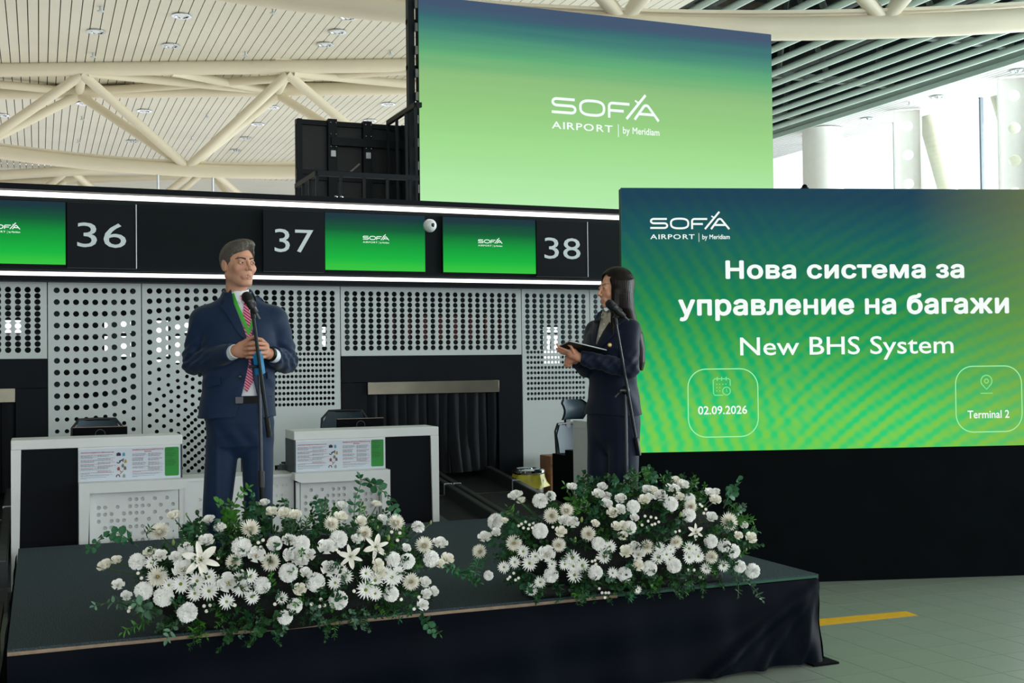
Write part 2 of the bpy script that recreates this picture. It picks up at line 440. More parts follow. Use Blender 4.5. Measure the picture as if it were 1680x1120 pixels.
for i, x in enumerate(n1):
    for b in (nb[i-1] if i else None, nb[i]):
        if b is not None: add(ft, 'diagonal', [atD(x, 122, D1), atD(b, bot(b)-4, DB)], .085)
for i, x in enumerate(n2):
    for b in (nb[i-1] if i else None, nb[i]):
        if b is not None: add(ft, 'diagonal', [atD(x, 156, D2), atD(b, bot(b)-4, DB)], .085)
    add(ft, 'post', [atD(n1[i], 118, D1), atD(n2[i], 150, D2)], .085)
for i in range(len(n1)-1):
    add(ft, 'lacing', [atD(n1[i]+10, 120, D1), atD(n2[i+1]-8, 150, D2)], .075)
    add(ft, 'lacing', [atD(n2[i]+8, 150, D2), atD(n1[i+1]+200, 115, D1)] if i == 4 else [atD(n2[i]-8, 150, D2), atD(n1[i]-190, 118, D1)], .075)
for x in (135, 474):
    MB().box((-.25, -.1, -.02), (.25, .1, .12)).build('bracket', M_cream, ft).location = atD(x, 99, D1)-Vector(ft.location)
# farthest truss
fa = thing('roof_truss', 'small distant cream tubular truss seen low behind the nearer one', 'truss', atD(200, 285, 31))
bt = lambda x: 268 + 19*((x-620)/620)**2
add(fa, 'top_chord', [atD(x, bt(x), 31) for x in range(-200, 1101, 50)], .13)
add(fa, 'top_chord', [atD(x, bt(x)+15, 33) for x in range(-200, 1101, 50)], .13)
for x in (-100, 110, 330, 560):
    add(fa, 'diagonal', [atD(x, bt(x), 31), atD(x-90, bt(x)+70, 32)], .09)
    add(fa, 'diagonal', [atD(x+8, bt(x), 31), atD(x+90, bt(x)+70, 32)], .09)
    add(fa, 'diagonal', [atD(x, bt(x)+15, 33), atD(x-70, bt(x)+72, 32)], .08)
    add(fa, 'diagonal', [atD(x+18, bt(x)+15, 33), atD(x+64, bt(x)+72, 32)], .08)
# near truss
DN = 16.6
nn = thing('roof_truss', 'near cream truss with thick belly chord behind the large green screen', 'truss', atD(1250, 45, DN))
nc = lambda x: 47 - 68*((x-1240)/900)**2 if x < 1240 else 47 - 27*((x-1240)/600)**2
add(nn, 'bottom_chord', [atD(x, nc(x), DN) for x in range(-100, 2301, 60)], .168, 20)
tp = [atD(x, nc(x)-22, DN) for x in range(-100, 2301, 60)]
mb = MB()
for a, b in zip(tp[:-1], tp[1:]):
    u = (b-a).normalized(); s = Vector(_f)*.1
    mb.add([p-Vector(nn.location) for p in (a-s, b-s, b+s, a+s, a-s+Vector((0,0,.045)), b-s+Vector((0,0,.045)), b+s+Vector((0,0,.045)), a+s+Vector((0,0,.045)))], [(3,2,1,0),(4,5,6,7),(0,1,5,4),(2,3,7,6)])
mb.build('cable_tray', M_cream, nn, smooth=0)
for x0 in (170, 596, 1022, 1450, 1880):
    for dx, dd in ((-190, -.9), (-150, .9), (190, -.9), (150, .9)):
        add(nn, 'diagonal', [atD(x0+(5 if dx > 0 else -5), nc(x0)-14, DN), atD(x0+dx, nc(x0)-225, DN+dd)], .1)
add(nn, 'top_chord', [atD(-300, -190, DN-.9), atD(840, -190, DN-.9), atD(2200, -200, DN-.9)], .14)
add(nn, 'top_chord', [atD(-300, -190, DN+.9), atD(840, -190, DN+.9), atD(2200, -200, DN+.9)], .14)
# hanging rods behind the header
for x, lb in ((259, 'thin steel rod hanging above sign 36, left of the pair'), (349, 'thin steel rod hanging above the fascia, right of the pair')):
    a = atD(x, 277, DB); b = Vector((a.x, a.y, 2.6))
    tag(MB().tube([a, b], .022, 8).build('hanging_rod', M_alu), label=lb, cat='rod')

# ------------------------------------------------------------------ downlights, sprinklers
dl = thing('downlight', None, 'light')
MB().lathe([(.13, 0), (.15, -.012), (.15, -.02), (.11, -.02), (.1, .0)], 18).build('trim_ring', M_chrome, dl)
MB().lathe([(.095, -.004), (.04, -.03), (.02, -.045)], 14).build('reflector', M_chrome, dl)
DLP = [((298, 25), 'largest, near the top left of the slatted ceiling'), ((280, 74), 'second below the largest one, upper left ceiling'), ((158, 51), 'flat blank plate, upper left ceiling'),
       ((533, 72), 'above the right truss bracket'), ((553, 51), 'dull one just above the right truss bracket one'), ((571, 27), 'just under the near truss tube'),
       ((138, 169), 'dull one between the truss chords and diagonals at left'), ((237, 181), 'between the two left diagonals'), ((3, 188), 'at the left edge of the picture'),
       ((446, 175), 'left of the brown diagonal'), ((423, 203), 'below the one left of the brown diagonal'), ((637, 170), 'above the dark screen back'),
       ((607, 197), 'just above the top edge of the dark screen back'), ((403, 226), 'dull one in the valley of the right diagonals'), ((217, 231), 'low in the left diagonal triangle'), ((386, 246), 'lowest one right of the diagonal')]
for i, ((x, y), lb) in enumerate(DLP):
    o = dl if i == 0 else copy_tree(dl); o.location = atZ(x, y, ZC-.002); tag(o, 'round ceiling downlight, '+lb, 'light', 'downlights in the slatted ceiling')
for (x, y), lb in (((1327, 223), 'leftmost in the white soffit by the glass'), ((1423, 194), 'second in the white soffit by the glass'), ((1538, 158), 'third in the white soffit by the glass'), ((1670, 115), 'at the right edge of the white soffit')):
    o = copy_tree(dl); o.location = atZ(x, y, ZC-.035); tag(o, 'round recessed downlight, '+lb, 'light', 'downlights in the white soffit')
sp = thing('sprinkler', None, 'sprinkler')
MB().tube([(0, 0, 0), (0, 0, -.06)], .02, 8).build('stem', M_alu, sp)
MB().lathe([(.03, -.06), (.05, -.065), (.05, -.075), (.02, -.08)], 10).build('deflector', M_alu, sp)
for i, ((x, y), lb) in enumerate([((165, 11), 'near the top edge, left of the largest downlight'), ((153, 87), 'above the left truss bracket'), ((448, 14), 'just below the near tube'), ((403, 85), 'left of the right truss bracket'), ((641, 83), 'right of the right truss bracket'),
                                 ((135, 191), 'in the left triangle below the chords'), ((129, 229), 'low in the left triangle'), ((340, 187), 'right of the left diagonals'), ((315, 224), 'in the valley of the diagonals')]):
    o = sp if i == 0 else copy_tree(sp); o.location = atZ(x, y, ZC-.001); tag(o, 'small ceiling sprinkler, '+lb, 'sprinkler', 'sprinklers in the slatted ceiling')
for (x, y), lb in (((1333, 218), 'left one at the white soffit edge'), ((1492, 167), 'middle one at the white soffit edge')):
    o = copy_tree(sp); o.location = atZ(x, y, ZC-.035); tag(o, 'small ceiling sprinkler, '+lb, 'sprinkler', 'sprinklers in the white soffit')
# ------------------------------------------------------------------ check-in back wall at Y = 11
YW = 11.0
wb = thing('wall_counter', kind='structure')
def sheet(x0, x1, z0, z1, holes, nm='perforated_panel'):
    return hole_panel(nm, x0+.004, z0, x1-.004, z1, holes, YW, .012, M_panel, wb, 12)
def grid(x0, nx, px, z0, nz, pz, r): return [(x0+i*px, z0-j*pz, r) for i in range(nx) for j in range(nz)]
R1 = .0255
gE = grid(2.745, 23, .0786, 2.394, 11, .0524, R1)
sheet(2.68, 4.556, 1.795, 2.466, gE)
sheet(-1.80, .073, 1.795, 2.466, [(x-4.482, z, r) for x, z, r in gE])
# panel with straight columns that gradually lift to the right
hB = []
for c, p in enumerate((84.8, 84.8, 84.8, 84.8, 84.1, 83.6, 82.6, 80.9, 78.3)):
    for k in range(14):
        hB.append((.149+c*.0796, 2.392-k*p*.103/84.8, R1 if k < 11 else .019))
sheet(.073, .86, 0, 2.466, hB)
def zC(x, y):
    p = atY(200+x/3.113, 440+y/3.113, YW); return p.x, p.z
hC = []
for j in range(10):
    for k in range(11): hC.append((*zC(142+47.6*j, 116+(52.2-2.15*j)*k), R1-.0008*k*(.5 if k < 8 else 1)))
for k in range(8):
    n = 0
    for m_ in range(9):
        x = 142+36.6*k; y = 692-21.*k+(56.5-2.3*k)*m_
        if y < 1000 and (x < 290 or y < 762-(x-303)*.85): hC.append((*zC(x, y), .0185))
for rr in range(8):
    for q in range(9):
        x = 303+18.2*q; y = 790+46*rr-.86*(x-303)
        if y < 1040 and y > 560: hC.append((*zC(x, y), .0175))
hC = [h for i, h in enumerate(hC) if all((h[0]-g[0])**2+(h[1]-g[1])**2 > .036**2 for g in hC[:i])]
sheet(.86, 1.735, 0, 2.466, hC)
dense = lambda x0, nx: grid(x0, nx, .0390, 1.818, 10, .0529, .0162)
sheet(1.735, 2.68, 0, 2.466, grid(2.602-.0787*10, 11, .0787, 2.395, 11, .0525, R1) + dense(2.602-.0390*20, 21))
sheet(4.556, 5.326, 0, 2.466, grid(4.622, 9, .0791, 2.394, 11, .0529, R1) + dense(4.622, 17))
sheet(5.326, 6.2, 0, 2.466, grid(5.395, 9, .0791, 2.394, 11, .0529, R1))
sheet(-2.745, -1.80, 0, 2.466, grid(-2.67, 11, .0787, 2.395, 11, .0525, R1) + dense(-2.66, 20))
sheet(-3.62, -2.745, 0, 2.466, grid(-3.54, 9, .0796, 2.392, 14, .103, R1), 'perforated_panel')
sheet(-8, -3.62, 0, 2.466, [], 'plain_panel')
# dark service room behind the perforations, its rear partition has openings to the bright hall beyond
YB = 11.75
mb = MB()
gaps = [(-.3, -.12, 2.02, 2.16), (.58, .86, 1.8, 2.16), (1.02, 1.36, 1.75, 2.16), (2.12, 2.26, 1.72, 2.12), (2.66, 2.72, 1.9, 2.1), (5.12, 5.36, 1.7, 2.1)]
xs = -8
for g in gaps:
    mb.box((xs, YB, 0), (g[0], YB+.05, 2.9)); mb.box((g[0], YB, 0), (g[1], YB+.05, g[2])); mb.box((g[0], YB, g[3]), (g[1], YB+.05, 2.9)); xs = g[1]
mb.box((xs, YB, 0), (7, YB+.05, 2.9))
mb.build('service_partition', mat('service_dark', (20, 34, 38), .6, var=.3, scale=4), wb, smooth=0)
for k, x in enumerate((.12, .62, .79, 1.12, 1.36, 2.12, 2.3, 2.8, 5.12, 5.3, 4.7, 4.85)):  # posts added to split the bright spots behind the holes
    MB().box((x, YW+.25, 0), (x+.05, YW+.32, 2.6)).build('filler_post', mat('service_teal', (50, 78, 82), .5, var=.2), wb, smooth=0)
for z in (1.55, 1.78, 2.0, 2.26): MB().box((-1.8, YW+.4, z), (6.2, YW+.43, z+.03)).build('filler_rail', mat('service_teal', (50, 78, 82), .5), wb, smooth=0)  # rails added so the light through the holes varies
rr = random.Random(9); mb = MB()  # random small boxes added to break up light seen through the holes
for k in range(90):
    x = rr.uniform(-.5, 5.8); z = rr.uniform(1.4, 2.3); w_ = rr.uniform(.015, .05); h_ = rr.uniform(.02, .09)
    mb.box((x, YW+.5, z), (x+w_, YW+.52, z+h_))
tag(mb.build('filler_boxes', mat('service_teal', (50, 78, 82), .5), wb, smooth=0), kind='stuff')
mb = MB()
for x in np.arange(3.25, 4.5, .17): mb.box((x, YW+.3, 1.96), (x+.05, YW+.34, 2.2))
mb.build('signal_boards', mat('dull_red', (120, 60, 62), .5), wb, smooth=0)
# black cladding round the two baggage openings
def opening(x0, label):
    x1 = x0+1.876; bx0, bx1 = x0+.255, x0+1.612
    t = thing('baggage_portal', label, 'portal')
    MB().box((x0+.004, YW-.005, 1.54), (x1-.004, YW+.05, 1.79)).build('lintel', M_black, t, smooth=0)
    MB().box((x0+.004, YW-.005, 0), (bx0-.004, YW+.05, 1.535)).build('jamb', M_black, t, smooth=0)
    MB().box((bx1+.004, YW-.005, 0), (x1-.004, YW+.05, 1.535)).build('jamb', M_black, t, smooth=0)
    MB().box((bx0, YW-.03, 1.42), (bx1, YW+.01, 1.54), bev=.003).build('steel_band', M_steel, t)
    MB().box((bx0, YW+.45, 0), (bx1, YW+.5, 1.6)).build('inner_back', M_blackmat, t, smooth=0)
    n = 13; rnd = random.Random(3)
    for i in range(n):
        wv = (bx1-bx0)/n; cx = bx0+wv*(i+.5); mb = MB(); vs = []; N = 14; lift = .18*math.exp(-((i-8.2)/1.6)**2)
        for k in range(N+1):
            s = k/N; z = 1.43-s*.80*(1-.03*rnd.random()); y = YW+.02+.012*(i % 2) - lift*max(0, s-.45)**1.5*1.6
            bow = .006*math.sin(i*2.1+s*5)
            vs += [Vector((cx-wv*.53, y+.006*math.sin(i), z)), Vector((cx-wv*.2, y-.012+bow, z)), Vector((cx+wv*.2, y-.014-bow, z)), Vector((cx+wv*.53, y+.004, z))]
        fs = [(4*k+q, 4*k+q+1, 4*k+q+5, 4*k+q+4) for k in range(N) for q in range(3)]
        back = [v+Vector((0, .004, 0)) for v in vs]; m0 = len(vs)
        mb.add(vs+back, [f[::-1] for f in fs] + [tuple(a+m0 for a in f) for f in fs]); mb.build('curtain_strip', mat('curtain_rubber', (6, 12, 18), .55, var=.25, scale=14, spec=.12), t, smooth=60)
    return t
opening(2.68, 'black baggage opening with steel band and rubber strips between counters 37 and 38')
opening(-1.80, 'black baggage opening with steel band cut by the left edge of the picture')

# ------------------------------------------------------------------ sign fascia with light strips
hd = thing('sign_fascia', 'long dark overhead fascia with two glowing white light strips above the counters', 'fascia')
MB().box((-8, 10.9, 2.56), (6.2, 11.3, 3.17)).build('fascia_board', M_fascia, hd, smooth=0)
MB().box((-8, 10.80, 3.24), (6.2, 11.6, 3.29)).build('top_cap', M_black, hd, smooth=0)
MB().box((-8, 10.95, 3.17), (6.2, 11.3, 3.24)).build('top_channel', M_fascia, hd, smooth=0)
MB().box((-8, 10.82, 2.462), (6.2, 11.4, 2.505)).build('bottom_cap', M_black, hd, smooth=0)
MB().box((-8, 10.95, 2.505), (6.2, 11.3, 2.56)).build('bottom_channel', M_fascia, hd, smooth=0)
MB().box((-8, 11.3, 2.6), (6.2, 11.32, 3.24)).build('back_board', M_black, hd, smooth=0)
M_led = emis('white_light_strip', (255, 248, 240), 2.6)
MB().box((-8, 10.865, 3.199), (6.2, 10.95, 3.232)).build('light_strip', M_led, hd, smooth=0)
MB().box((-8, 10.865, 2.514), (6.2, 10.95, 2.543)).build('light_strip', M_led, hd, smooth=0)

def ramp_screen(name, stops, zlo, zhi, extra=None, strength=1.):
    """a lit display: colours run with height (object z)"""
    m = bpy.data.materials.new(name); m.use_nodes = True; nt = m.node_tree; b = nt.nodes['Principled BSDF']
    b.inputs['Base Color'].default_value = (.004, .004, .004, 1); b.inputs['Roughness'].default_value = .5; b.inputs['Specular IOR Level'].default_value = .08
    g = nt.nodes.new('ShaderNodeTexCoord'); s = nt.nodes.new('ShaderNodeSeparateXYZ'); nt.links.new(g.outputs['Object'], s.inputs[0])
    mr = nt.nodes.new('ShaderNodeMapRange'); mr.inputs['From Min'].default_value = zlo; mr.inputs['From Max'].default_value = zhi
    nt.links.new(s.outputs['Z'], mr.inputs['Value'])
    n = nt.nodes.new('ShaderNodeTexNoise'); n.inputs['Scale'].default_value = 1.; mp = nt.nodes.new('ShaderNodeMapping')
    mp.inputs['Scale'].default_value = (.25, .25, 9); nt.links.new(g.outputs['Object'], mp.inputs[0]); nt.links.new(mp.outputs[0], n.inputs['Vector'])
    ad = nt.nodes.new('ShaderNodeMath'); ad.operation = 'MULTIPLY_ADD'; nt.links.new(n.outputs['Fac'], ad.inputs[0]); ad.inputs[1].default_value = .07
    nt.links.new(mr.outputs[0], ad.inputs[2])
    r = nt.nodes.new('ShaderNodeValToRGB'); nt.links.new(ad.outputs[0], r.inputs[0]); e = r.color_ramp.elements
    while len(e) < len(stops): e.new(.5)
    for k, (p, c) in enumerate(stops): e[k].position = min(1, p+.035); e[k].color = (*lin(c), 1)
    out = r.outputs[0]
    if extra: out = extra(nt, g, s, out)
    nt.links.new(out, b.inputs['Emission Color']); b.inputs['Emission Strength'].default_value = strength
    return m
M_text = emis('screen_white', (240, 250, 246), 1.)
M_digit = mat('digit_white', (214, 226, 226), .5, var=.02)
M_mon = ramp_screen('monitor_picture', [(0, (56, 200, 66)), (.1, (44, 196, 62)), (.2, (14, 184, 62)), (.5, (4, 150, 56)), (.72, (4, 92, 52)), (.9, (16, 56, 58)), (1, (22, 50, 62))], 2.607, 3.15, strength=.95)
PLH = Plane((0, 10.86, 0), (1, 0, 0))
for x0, lb in ((-.764, 'green check-in monitor left of number 36, cut by the picture edge'), (2.507, 'green check-in monitor right of number 37'), (3.678, 'green check-in monitor left of number 38')):
    t = thing('display_monitor', lb, 'monitor', group=None)
    x1 = x0+.984
    MB().box((x0-.008, 10.865, 2.598), (x1+.008, 10.9, 3.160), bev=.002).build('frame', M_black, t)
    MB().box((x0, 10.861, 2.607), (x1, 10.868, 3.15)).build('screen', M_mon, t, smooth=0)
    c = (x0+x1)/2; logo(PLH, c-.13, c+.13, 2.905, M_text, t, off=.003, thin=1.2)
for x0, x1, s, a0, a1, edge, lb in ((.232, .803, '36', .315, .722, 1, 'number 36 in white digits on a dark board, left of the man'), (1.925, 2.497, '37', 2.028, 2.392, 0, 'number 37 on a dark board directly above the man, touching a green monitor'), (4.668, 5.235, '38', 4.752, 5.155, 1, 'number 38 on a dark board nearest the LED wall')):
    t = thing('number_panel', lb, 'sign')
    MB().box((x0, 10.85, 2.580), (x1, 10.9, 3.152), bev=.002).build('board', mat('number_board', (14, 20, 25), .5, var=.05, spec=.12), t)
    if edge: MB().box((x1, 10.845, 2.585), (x1+.008, 10.9, 3.152)).build('edge_strip', M_alu, t, smooth=0)
    put_text(s, Plane((0, 10.85, 0), (1, 0, 0)), a0, a1, 2.762, 2.978, M_digit, t, off=.004, bold=-.012, name='digits')
# dome camera
cc = atY(708, 369, 10.8)
t = thing('dome_camera', 'white dome security camera between the two green monitors', 'camera', (cc.x, 10.86, cc.z))
M0 = Matrix.Rotation(PI/2, 4, 'X')
MB().lathe([(.062, -.04), (.066, 0), (.06, .035), (.052, .045)], 24, M0).build('housing', mat('camera_white', (226, 230, 230), .35), t)
MB().ball((0, -.038, 0), (.055, .035, .055), 18).build('shell', mat('camera_white', (226, 230, 230), .35), t)
MB().ball((.010, -.058, 0), (.024, .020, .024), 14).build('dome', mat('smoked_dome', (24, 30, 34), .1, spec=.6), t)


# ------------------------------------------------------------------ big green screen above the fascia
def soft(nt, g, s, out): return out
bs = thing('video_wall', 'large green video wall with the white airport logo above the fascia', 'screen')
BX0, BX1, BZ0, BZ1, BY = 3.815, 8.318, 3.20, 5.69, 12.0
M_big = ramp_screen('video_wall_picture', [(0, (186, 240, 182)), (.18, (176, 232, 166)), (.36, (160, 220, 142)), (.52, (148, 204, 128)), (.66, (140, 190, 124)), (.76, (96, 172, 118)), (.84, (70, 140, 118)), (.92, (52, 104, 112)), (1., (64, 84, 110))], BZ0, BZ1)
MB().box((BX0, BY, BZ0), (BX1, BY+.02, BZ1)).build('display_face', M_big, bs, smooth=0)
MB().box((BX0-.01, BY+.02, BZ0), (BX1, BY+.10, BZ1)).build('cabinet_body', M_bframe, bs, smooth=0)
for i in range(10):
    z = BZ0+.1+i*.25
    MB().box((BX0-.04, BY+.015, z), (BX0-.008, BY+.06, z+.09)).build('latch', M_dsteel, bs, smooth=0)
MB().box((BX0-.10, BY+.07, BZ0), (BX0-.03, BY+.16, BZ1+.05)).build('side_post', M_bframe, bs, smooth=0)
for z in np.arange(BZ0+.2, BZ1, .5): MB().box((BX0-.10, BY+.1, z), (BX1, BY+.17, z+.05)).build('rear_rail', M_bframe, bs, smooth=0)
PB = Plane((0, BY, 0), (1, 0, 0))
a0, zb = PB.hit(904, 184); a1, _ = PB.hit(1082, 194)
logo(PB, a0, a1, zb, M_text, bs, off=.005)

# back of the second video wall, seen from behind
rs = thing('video_wall', 'black back of a second video wall left of the green one', 'screen')
X0, X1, Z1, Y0 = 2.66, 4.9, 4.47, 13.0
X0 = atY(485, 195, Y0).x; Z1 = atY(485, 195, Y0).z
MB().box((X0, Y0, 3.0), (X1, Y0+.05, Z1)).build('cabinet_back', mat('cabinet_back', (13, 18, 21), .5, var=.2, scale=20, bump=.3, bscale=150), rs, smooth=0)
xs = [atY(x, 230, Y0).x for x in (487, 543, 600, 657)]
for x in xs[:1]+[xs[3]]: MB().box((x, Y0-.05, 3.0), (x+.05, Y0, Z1)).build('upright', M_bframe, rs, smooth=0)
for x in xs[1:3]: MB().box((x-.05, Y0-.09, 3.0), (x+.05, Y0, Z1+.01)).build('upright', M_bframe, rs, smooth=0)
for z in (Z1-.06, Z1-.62, Z1-.68, Z1-1.2): MB().box((X0, Y0-.04, z), (X1, Y0, z+.055)).build('rail', M_bframe, rs, smooth=0)
MB().box((xs[1]-.02, Y0-.12, Z1-.29), (X1, Y0-.08, Z1-.20)).build('cross_beam', M_bframe, rs, smooth=0)
for x in xs[1:3]:
    MB().box((x-.028, Y0-.12, Z1-.42), (x+.028, Y0-.088, Z1-.35), bev=.004).build('bracket_plate', M_alu, rs)
    for dx in (-.03, .03):
        for dz in (-.31, -.04, -.17):
            MB().ball((x+dx, Y0-.125, Z1+dz), .0075, 8).build('bolt', M_chrome, rs)
for zz in (Z1-.52, Z1-1.08):
    q = atY(581, 240, Y0)
    MB().box((-.075, -.012, -.010), (.075, 0, .010), Matrix.Translation((q.x, Y0-.02, zz)) @ Matrix.Rotation(math.radians(-42), 4, 'Y')).build('latch_bar', mat('latch_grey', (120, 118, 108), .4), rs, smooth=0)
    MB().box((-.03, -.012, -.008), (.03, 0, .008), Matrix.Translation((q.x+.05, Y0-.02, zz-.07)) @ Matrix.Rotation(math.radians(48), 4, 'Y')).build('latch_hook', M_alu, rs, smooth=0)
# guard railings on the platform above the fascia
def railing(label, front, back, zt, zb, nposts, xr, low):
    t = thing('guard_railing', label, 'railing')
    (xa, ya), (xb, yb) = front, back
    MB().box((xa, ya-.025, zt-.05), (xr, ya+.025, zt)).build('top_rail', M_bframe, t, smooth=0)
    mb = MB(); a = Vector((xa, ya, zt-.025)); b = Vector((xb, yb, zt-.025)); d = (b-a).normalized(); n = Vector((-d.y, d.x, 0))*.02
    mb.add([a-n-Vector((0,0,.025)), b-n-Vector((0,0,.025)), b+n-Vector((0,0,.025)), a+n-Vector((0,0,.025)), a-n+Vector((0,0,.025)), b-n+Vector((0,0,.025)), b+n+Vector((0,0,.025)), a+n+Vector((0,0,.025))], [(3,2,1,0),(4,5,6,7),(0,1,5,4),(1,2,6,5),(2,3,7,6),(3,0,4,7)])
    mb.build('return_rail', M_bframe, t, smooth=0)
    for i in range(4):
        s = i/3.; p = a+(b-a)*s
        MB().box((p.x-.014, p.y-.014, zb), (p.x+.014, p.y+.014, zt-.03)).build('baluster', M_bframe, t, smooth=0)
    for x in np.arange(xa+low, xr, low):
        MB().box((x-.012, ya-.012, zb), (x+.012, ya+.012, zt-.03)).build('baluster', M_bframe, t, smooth=0)
    return t
p = atY(520, 280, 11.45)
railing('low black railing in front of the black screen back', (p.x, 11.45), (p.x-.02, 12.35), p.z, 3.29, 4, 3.62, .24)
p = atY(682, 168, 11.62)
railing('tall black railing at the left edge of the green video wall', (p.x, 11.62), (p.x-.02, 12.6), p.z, 3.29, 4, p.x+.06, .5)
for x, lb in ((551, 'left small screw cap on the fascia top under the low railing'), (560, 'right small screw cap on the fascia top under the low railing')):
    q = atY(x, 326, 10.86); tag(MB().ball((q.x, 10.85, 3.292), (.018, .018, .02), 10).build('screw_cap', M_chrome), label=lb, cat='cap')

# ------------------------------------------------------------------ free-standing LED wall on the right
LP = Plane((4.10, 7.897, 0), (1.6, -.46, 0))
LW, LZ0, LZ1 = 3.50, 1.018, 3.026
lw = thing('led_wall', 'free-standing LED wall with the white presentation title on its green picture', 'screen')
def pbox(name, a0, a1, z0, z1, f, b, m, parent):
    vs = []
    for z in (z0, z1):
        for a, o in ((a0, f), (a1, f), (a1, b), (a0, b)): vs.append(LP.at(a, z, o))
    return MB().add(vs, [(3,2,1,0),(4,5,6,7),(0,1,5,4),(1,2,6,5),(2,3,7,6),(3,0,4,7)]).build(name, m, parent, smooth=0)
def moire(nt, g, s, out):
    """interference bands of the display: two families of curved stripes, teal and yellow-green"""
    L = nt.links; N = nt.nodes
    dt = N.new('ShaderNodeVectorMath'); dt.operation = 'DOT_PRODUCT'; dt.inputs[1].default_value = LP.u; L.new(g.outputs['Object'], dt.inputs[0])
    u0 = LP.o.dot(LP.u)
    def M(op, a, b=None, c=None):
        n = N.new('ShaderNodeMath'); n.operation = op
        for i, v in enumerate((a, b, c)):
            if v is None: continue
            if isinstance(v, (int, float)): n.inputs[i].default_value = v
            else: L.new(v, n.inputs[i])
        return n.outputs[0]
    u = M('SUBTRACT', dt.outputs['Value'], float(u0)); z = s.outputs['Z']
    # rings centred above the left and below the right
    d1 = M('SQRT', M('ADD', M('POWER', M('MULTIPLY', M('SUBTRACT', u, -4.2), 1.), 2), M('POWER', M('MULTIPLY', M('ADD', z, .2), 1.), 2)))
    b1 = M('MULTIPLY_ADD', M('SINE', M('MULTIPLY', d1, 52)), .5, .5)
    d2 = M('SQRT', M('ADD', M('POWER', M('MULTIPLY', M('SUBTRACT', u, 4.6), 1.), 2), M('POWER', M('ADD', z, 2.6), 2)))
    b2 = M('MULTIPLY_ADD', M('SINE', M('MULTIPLY', d2, 58)), .5, .5)
    wgt = N.new('ShaderNodeMapRange'); wgt.inputs['From Min'].default_value = .7; wgt.inputs['From Max'].default_value = 1.9; wgt.interpolation_type = 'SMOOTHSTEP'; L.new(u, wgt.inputs['Value'])
    band = M('ADD', M('MULTIPLY', b1, M('SUBTRACT', 1., wgt.outputs[0])), M('MULTIPLY', b2, wgt.outputs[0]))
    fine = M('MULTIPLY_ADD', M('MULTIPLY', M('SINE', M('MULTIPLY', u, 58)), M('SINE', M('MULTIPLY', z, 62))), .5, .5)
    band = M('MULTIPLY_ADD', M('SUBTRACT', fine, .5), .55, band)
    low = N.new('ShaderNodeMapRange'); low.inputs['From Min'].default_value = 2.9; low.inputs['From Max'].default_value = 1.3; L.new(z, low.inputs['Value'])
    nz = N.new('ShaderNodeTexNoise'); nz.inputs['Scale'].default_value = 1.1; L.new(g.outputs['Object'], nz.inputs['Vector'])
    amt = M('MULTIPLY', M('MULTIPLY_ADD', low.outputs[0], .55, .14), M('MULTIPLY_ADD', nz.outputs['Fac'], .9, .45))
    # yellow-green on the crests, teal in the troughs
    mx = N.new('ShaderNodeMix'); mx.data_type = 'RGBA'; L.new(M('MINIMUM', M('MAXIMUM', band, 0.), 1.), mx.inputs['Factor'])
    hi = N.new('ShaderNodeValToRGB'); L.new(low.outputs[0], hi.inputs[0]); hi.color_ramp.elements[0].color = (*lin((42, 86, 84)), 1); hi.color_ramp.elements[1].color = (*lin((138, 206, 74)), 1)
    e = hi.color_ramp.elements.new(.45); e.color = (*lin((70, 150, 66)), 1)
    lo = N.new('ShaderNodeValToRGB'); L.new(low.outputs[0], lo.inputs[0]); lo.color_ramp.elements[0].color = (*lin((14, 66, 100)), 1); lo.color_ramp.elements[1].color = (*lin((16, 206, 124)), 1)
    e = lo.color_ramp.elements.new(.45); e.color = (*lin((2, 128, 108)), 1)
    L.new(lo.outputs[0], mx.inputs['A']); L.new(hi.outputs[0], mx.inputs['B'])
    m2 = N.new('ShaderNodeMix'); m2.data_type = 'RGBA'; L.new(amt, m2.inputs['Factor']); L.new(out, m2.inputs['A']); L.new(mx.outputs['Result'], m2.inputs['B'])
    # reflection and flare painted in as a warm tint toward the right side
    rt = N.new('ShaderNodeMapRange'); rt.inputs['From Min'].default_value = 2.3; rt.inputs['From Max'].default_value = 3.4; L.new(u, rt.inputs['Value'])
    m3 = N.new('ShaderNodeMix'); m3.data_type = 'RGBA'; L.new(M('MULTIPLY', rt.outputs[0], .45), m3.inputs['Factor']); L.new(m2.outputs['Result'], m3.inputs['A']); m3.inputs['B'].default_value = (*lin((140, 150, 60)), 1)
    return m3.outputs['Result']
M_ledw = ramp_screen('led_wall_picture', [(0, (84, 202, 70)), (.12, (52, 190, 78)), (.3, (8, 166, 76)), (.5, (0, 138, 66)), (.68, (2, 108, 74)), (.84, (6, 84, 86)), (1., (16, 60, 80))], LZ0, LZ1, moire)
pbox('display_face', 0, LW, LZ0, LZ1, .0, -.02, M_ledw, lw)
pbox('cabinet_body', .002, LW-.002, LZ0+.002, LZ1-.002, -.02, -.10, M_bframe, lw)
for i in range(1, 7):
    pbox('rear_upright', i*.5-.02, i*.5+.02, .02, LZ1, -.10, -.18, M_bframe, lw)
sk = pbox('base_skirt', -.0, LW+.0, .0, LZ0-.002, -.012, -.03, mat('skirt_black', (7, 12, 15), .8, var=.2, scale=4, spec=.05), lw)
pbox('base_frame', .05, LW-.05, .0, LZ0-.02, -.04, -.5, M_blackmat, lw)
WT = emis('title_white', (236, 243, 240), 1.)
put_px('Нова система за', LP, (1190, 426.6, 1581.5, 457.2), WT, lw, bold=.034, spacing=1.05, name='title_line')
put_px('управление на багажи', LP, (1112.5, 481.5, 1655, 524.8), WT, lw, bold=.034, spacing=1.05, name='title_line')
put_px('New BHS System', LP, (1214, 551.5, 1564, 590.5), WT, lw, bold=.006, spacing=1., name='subtitle')
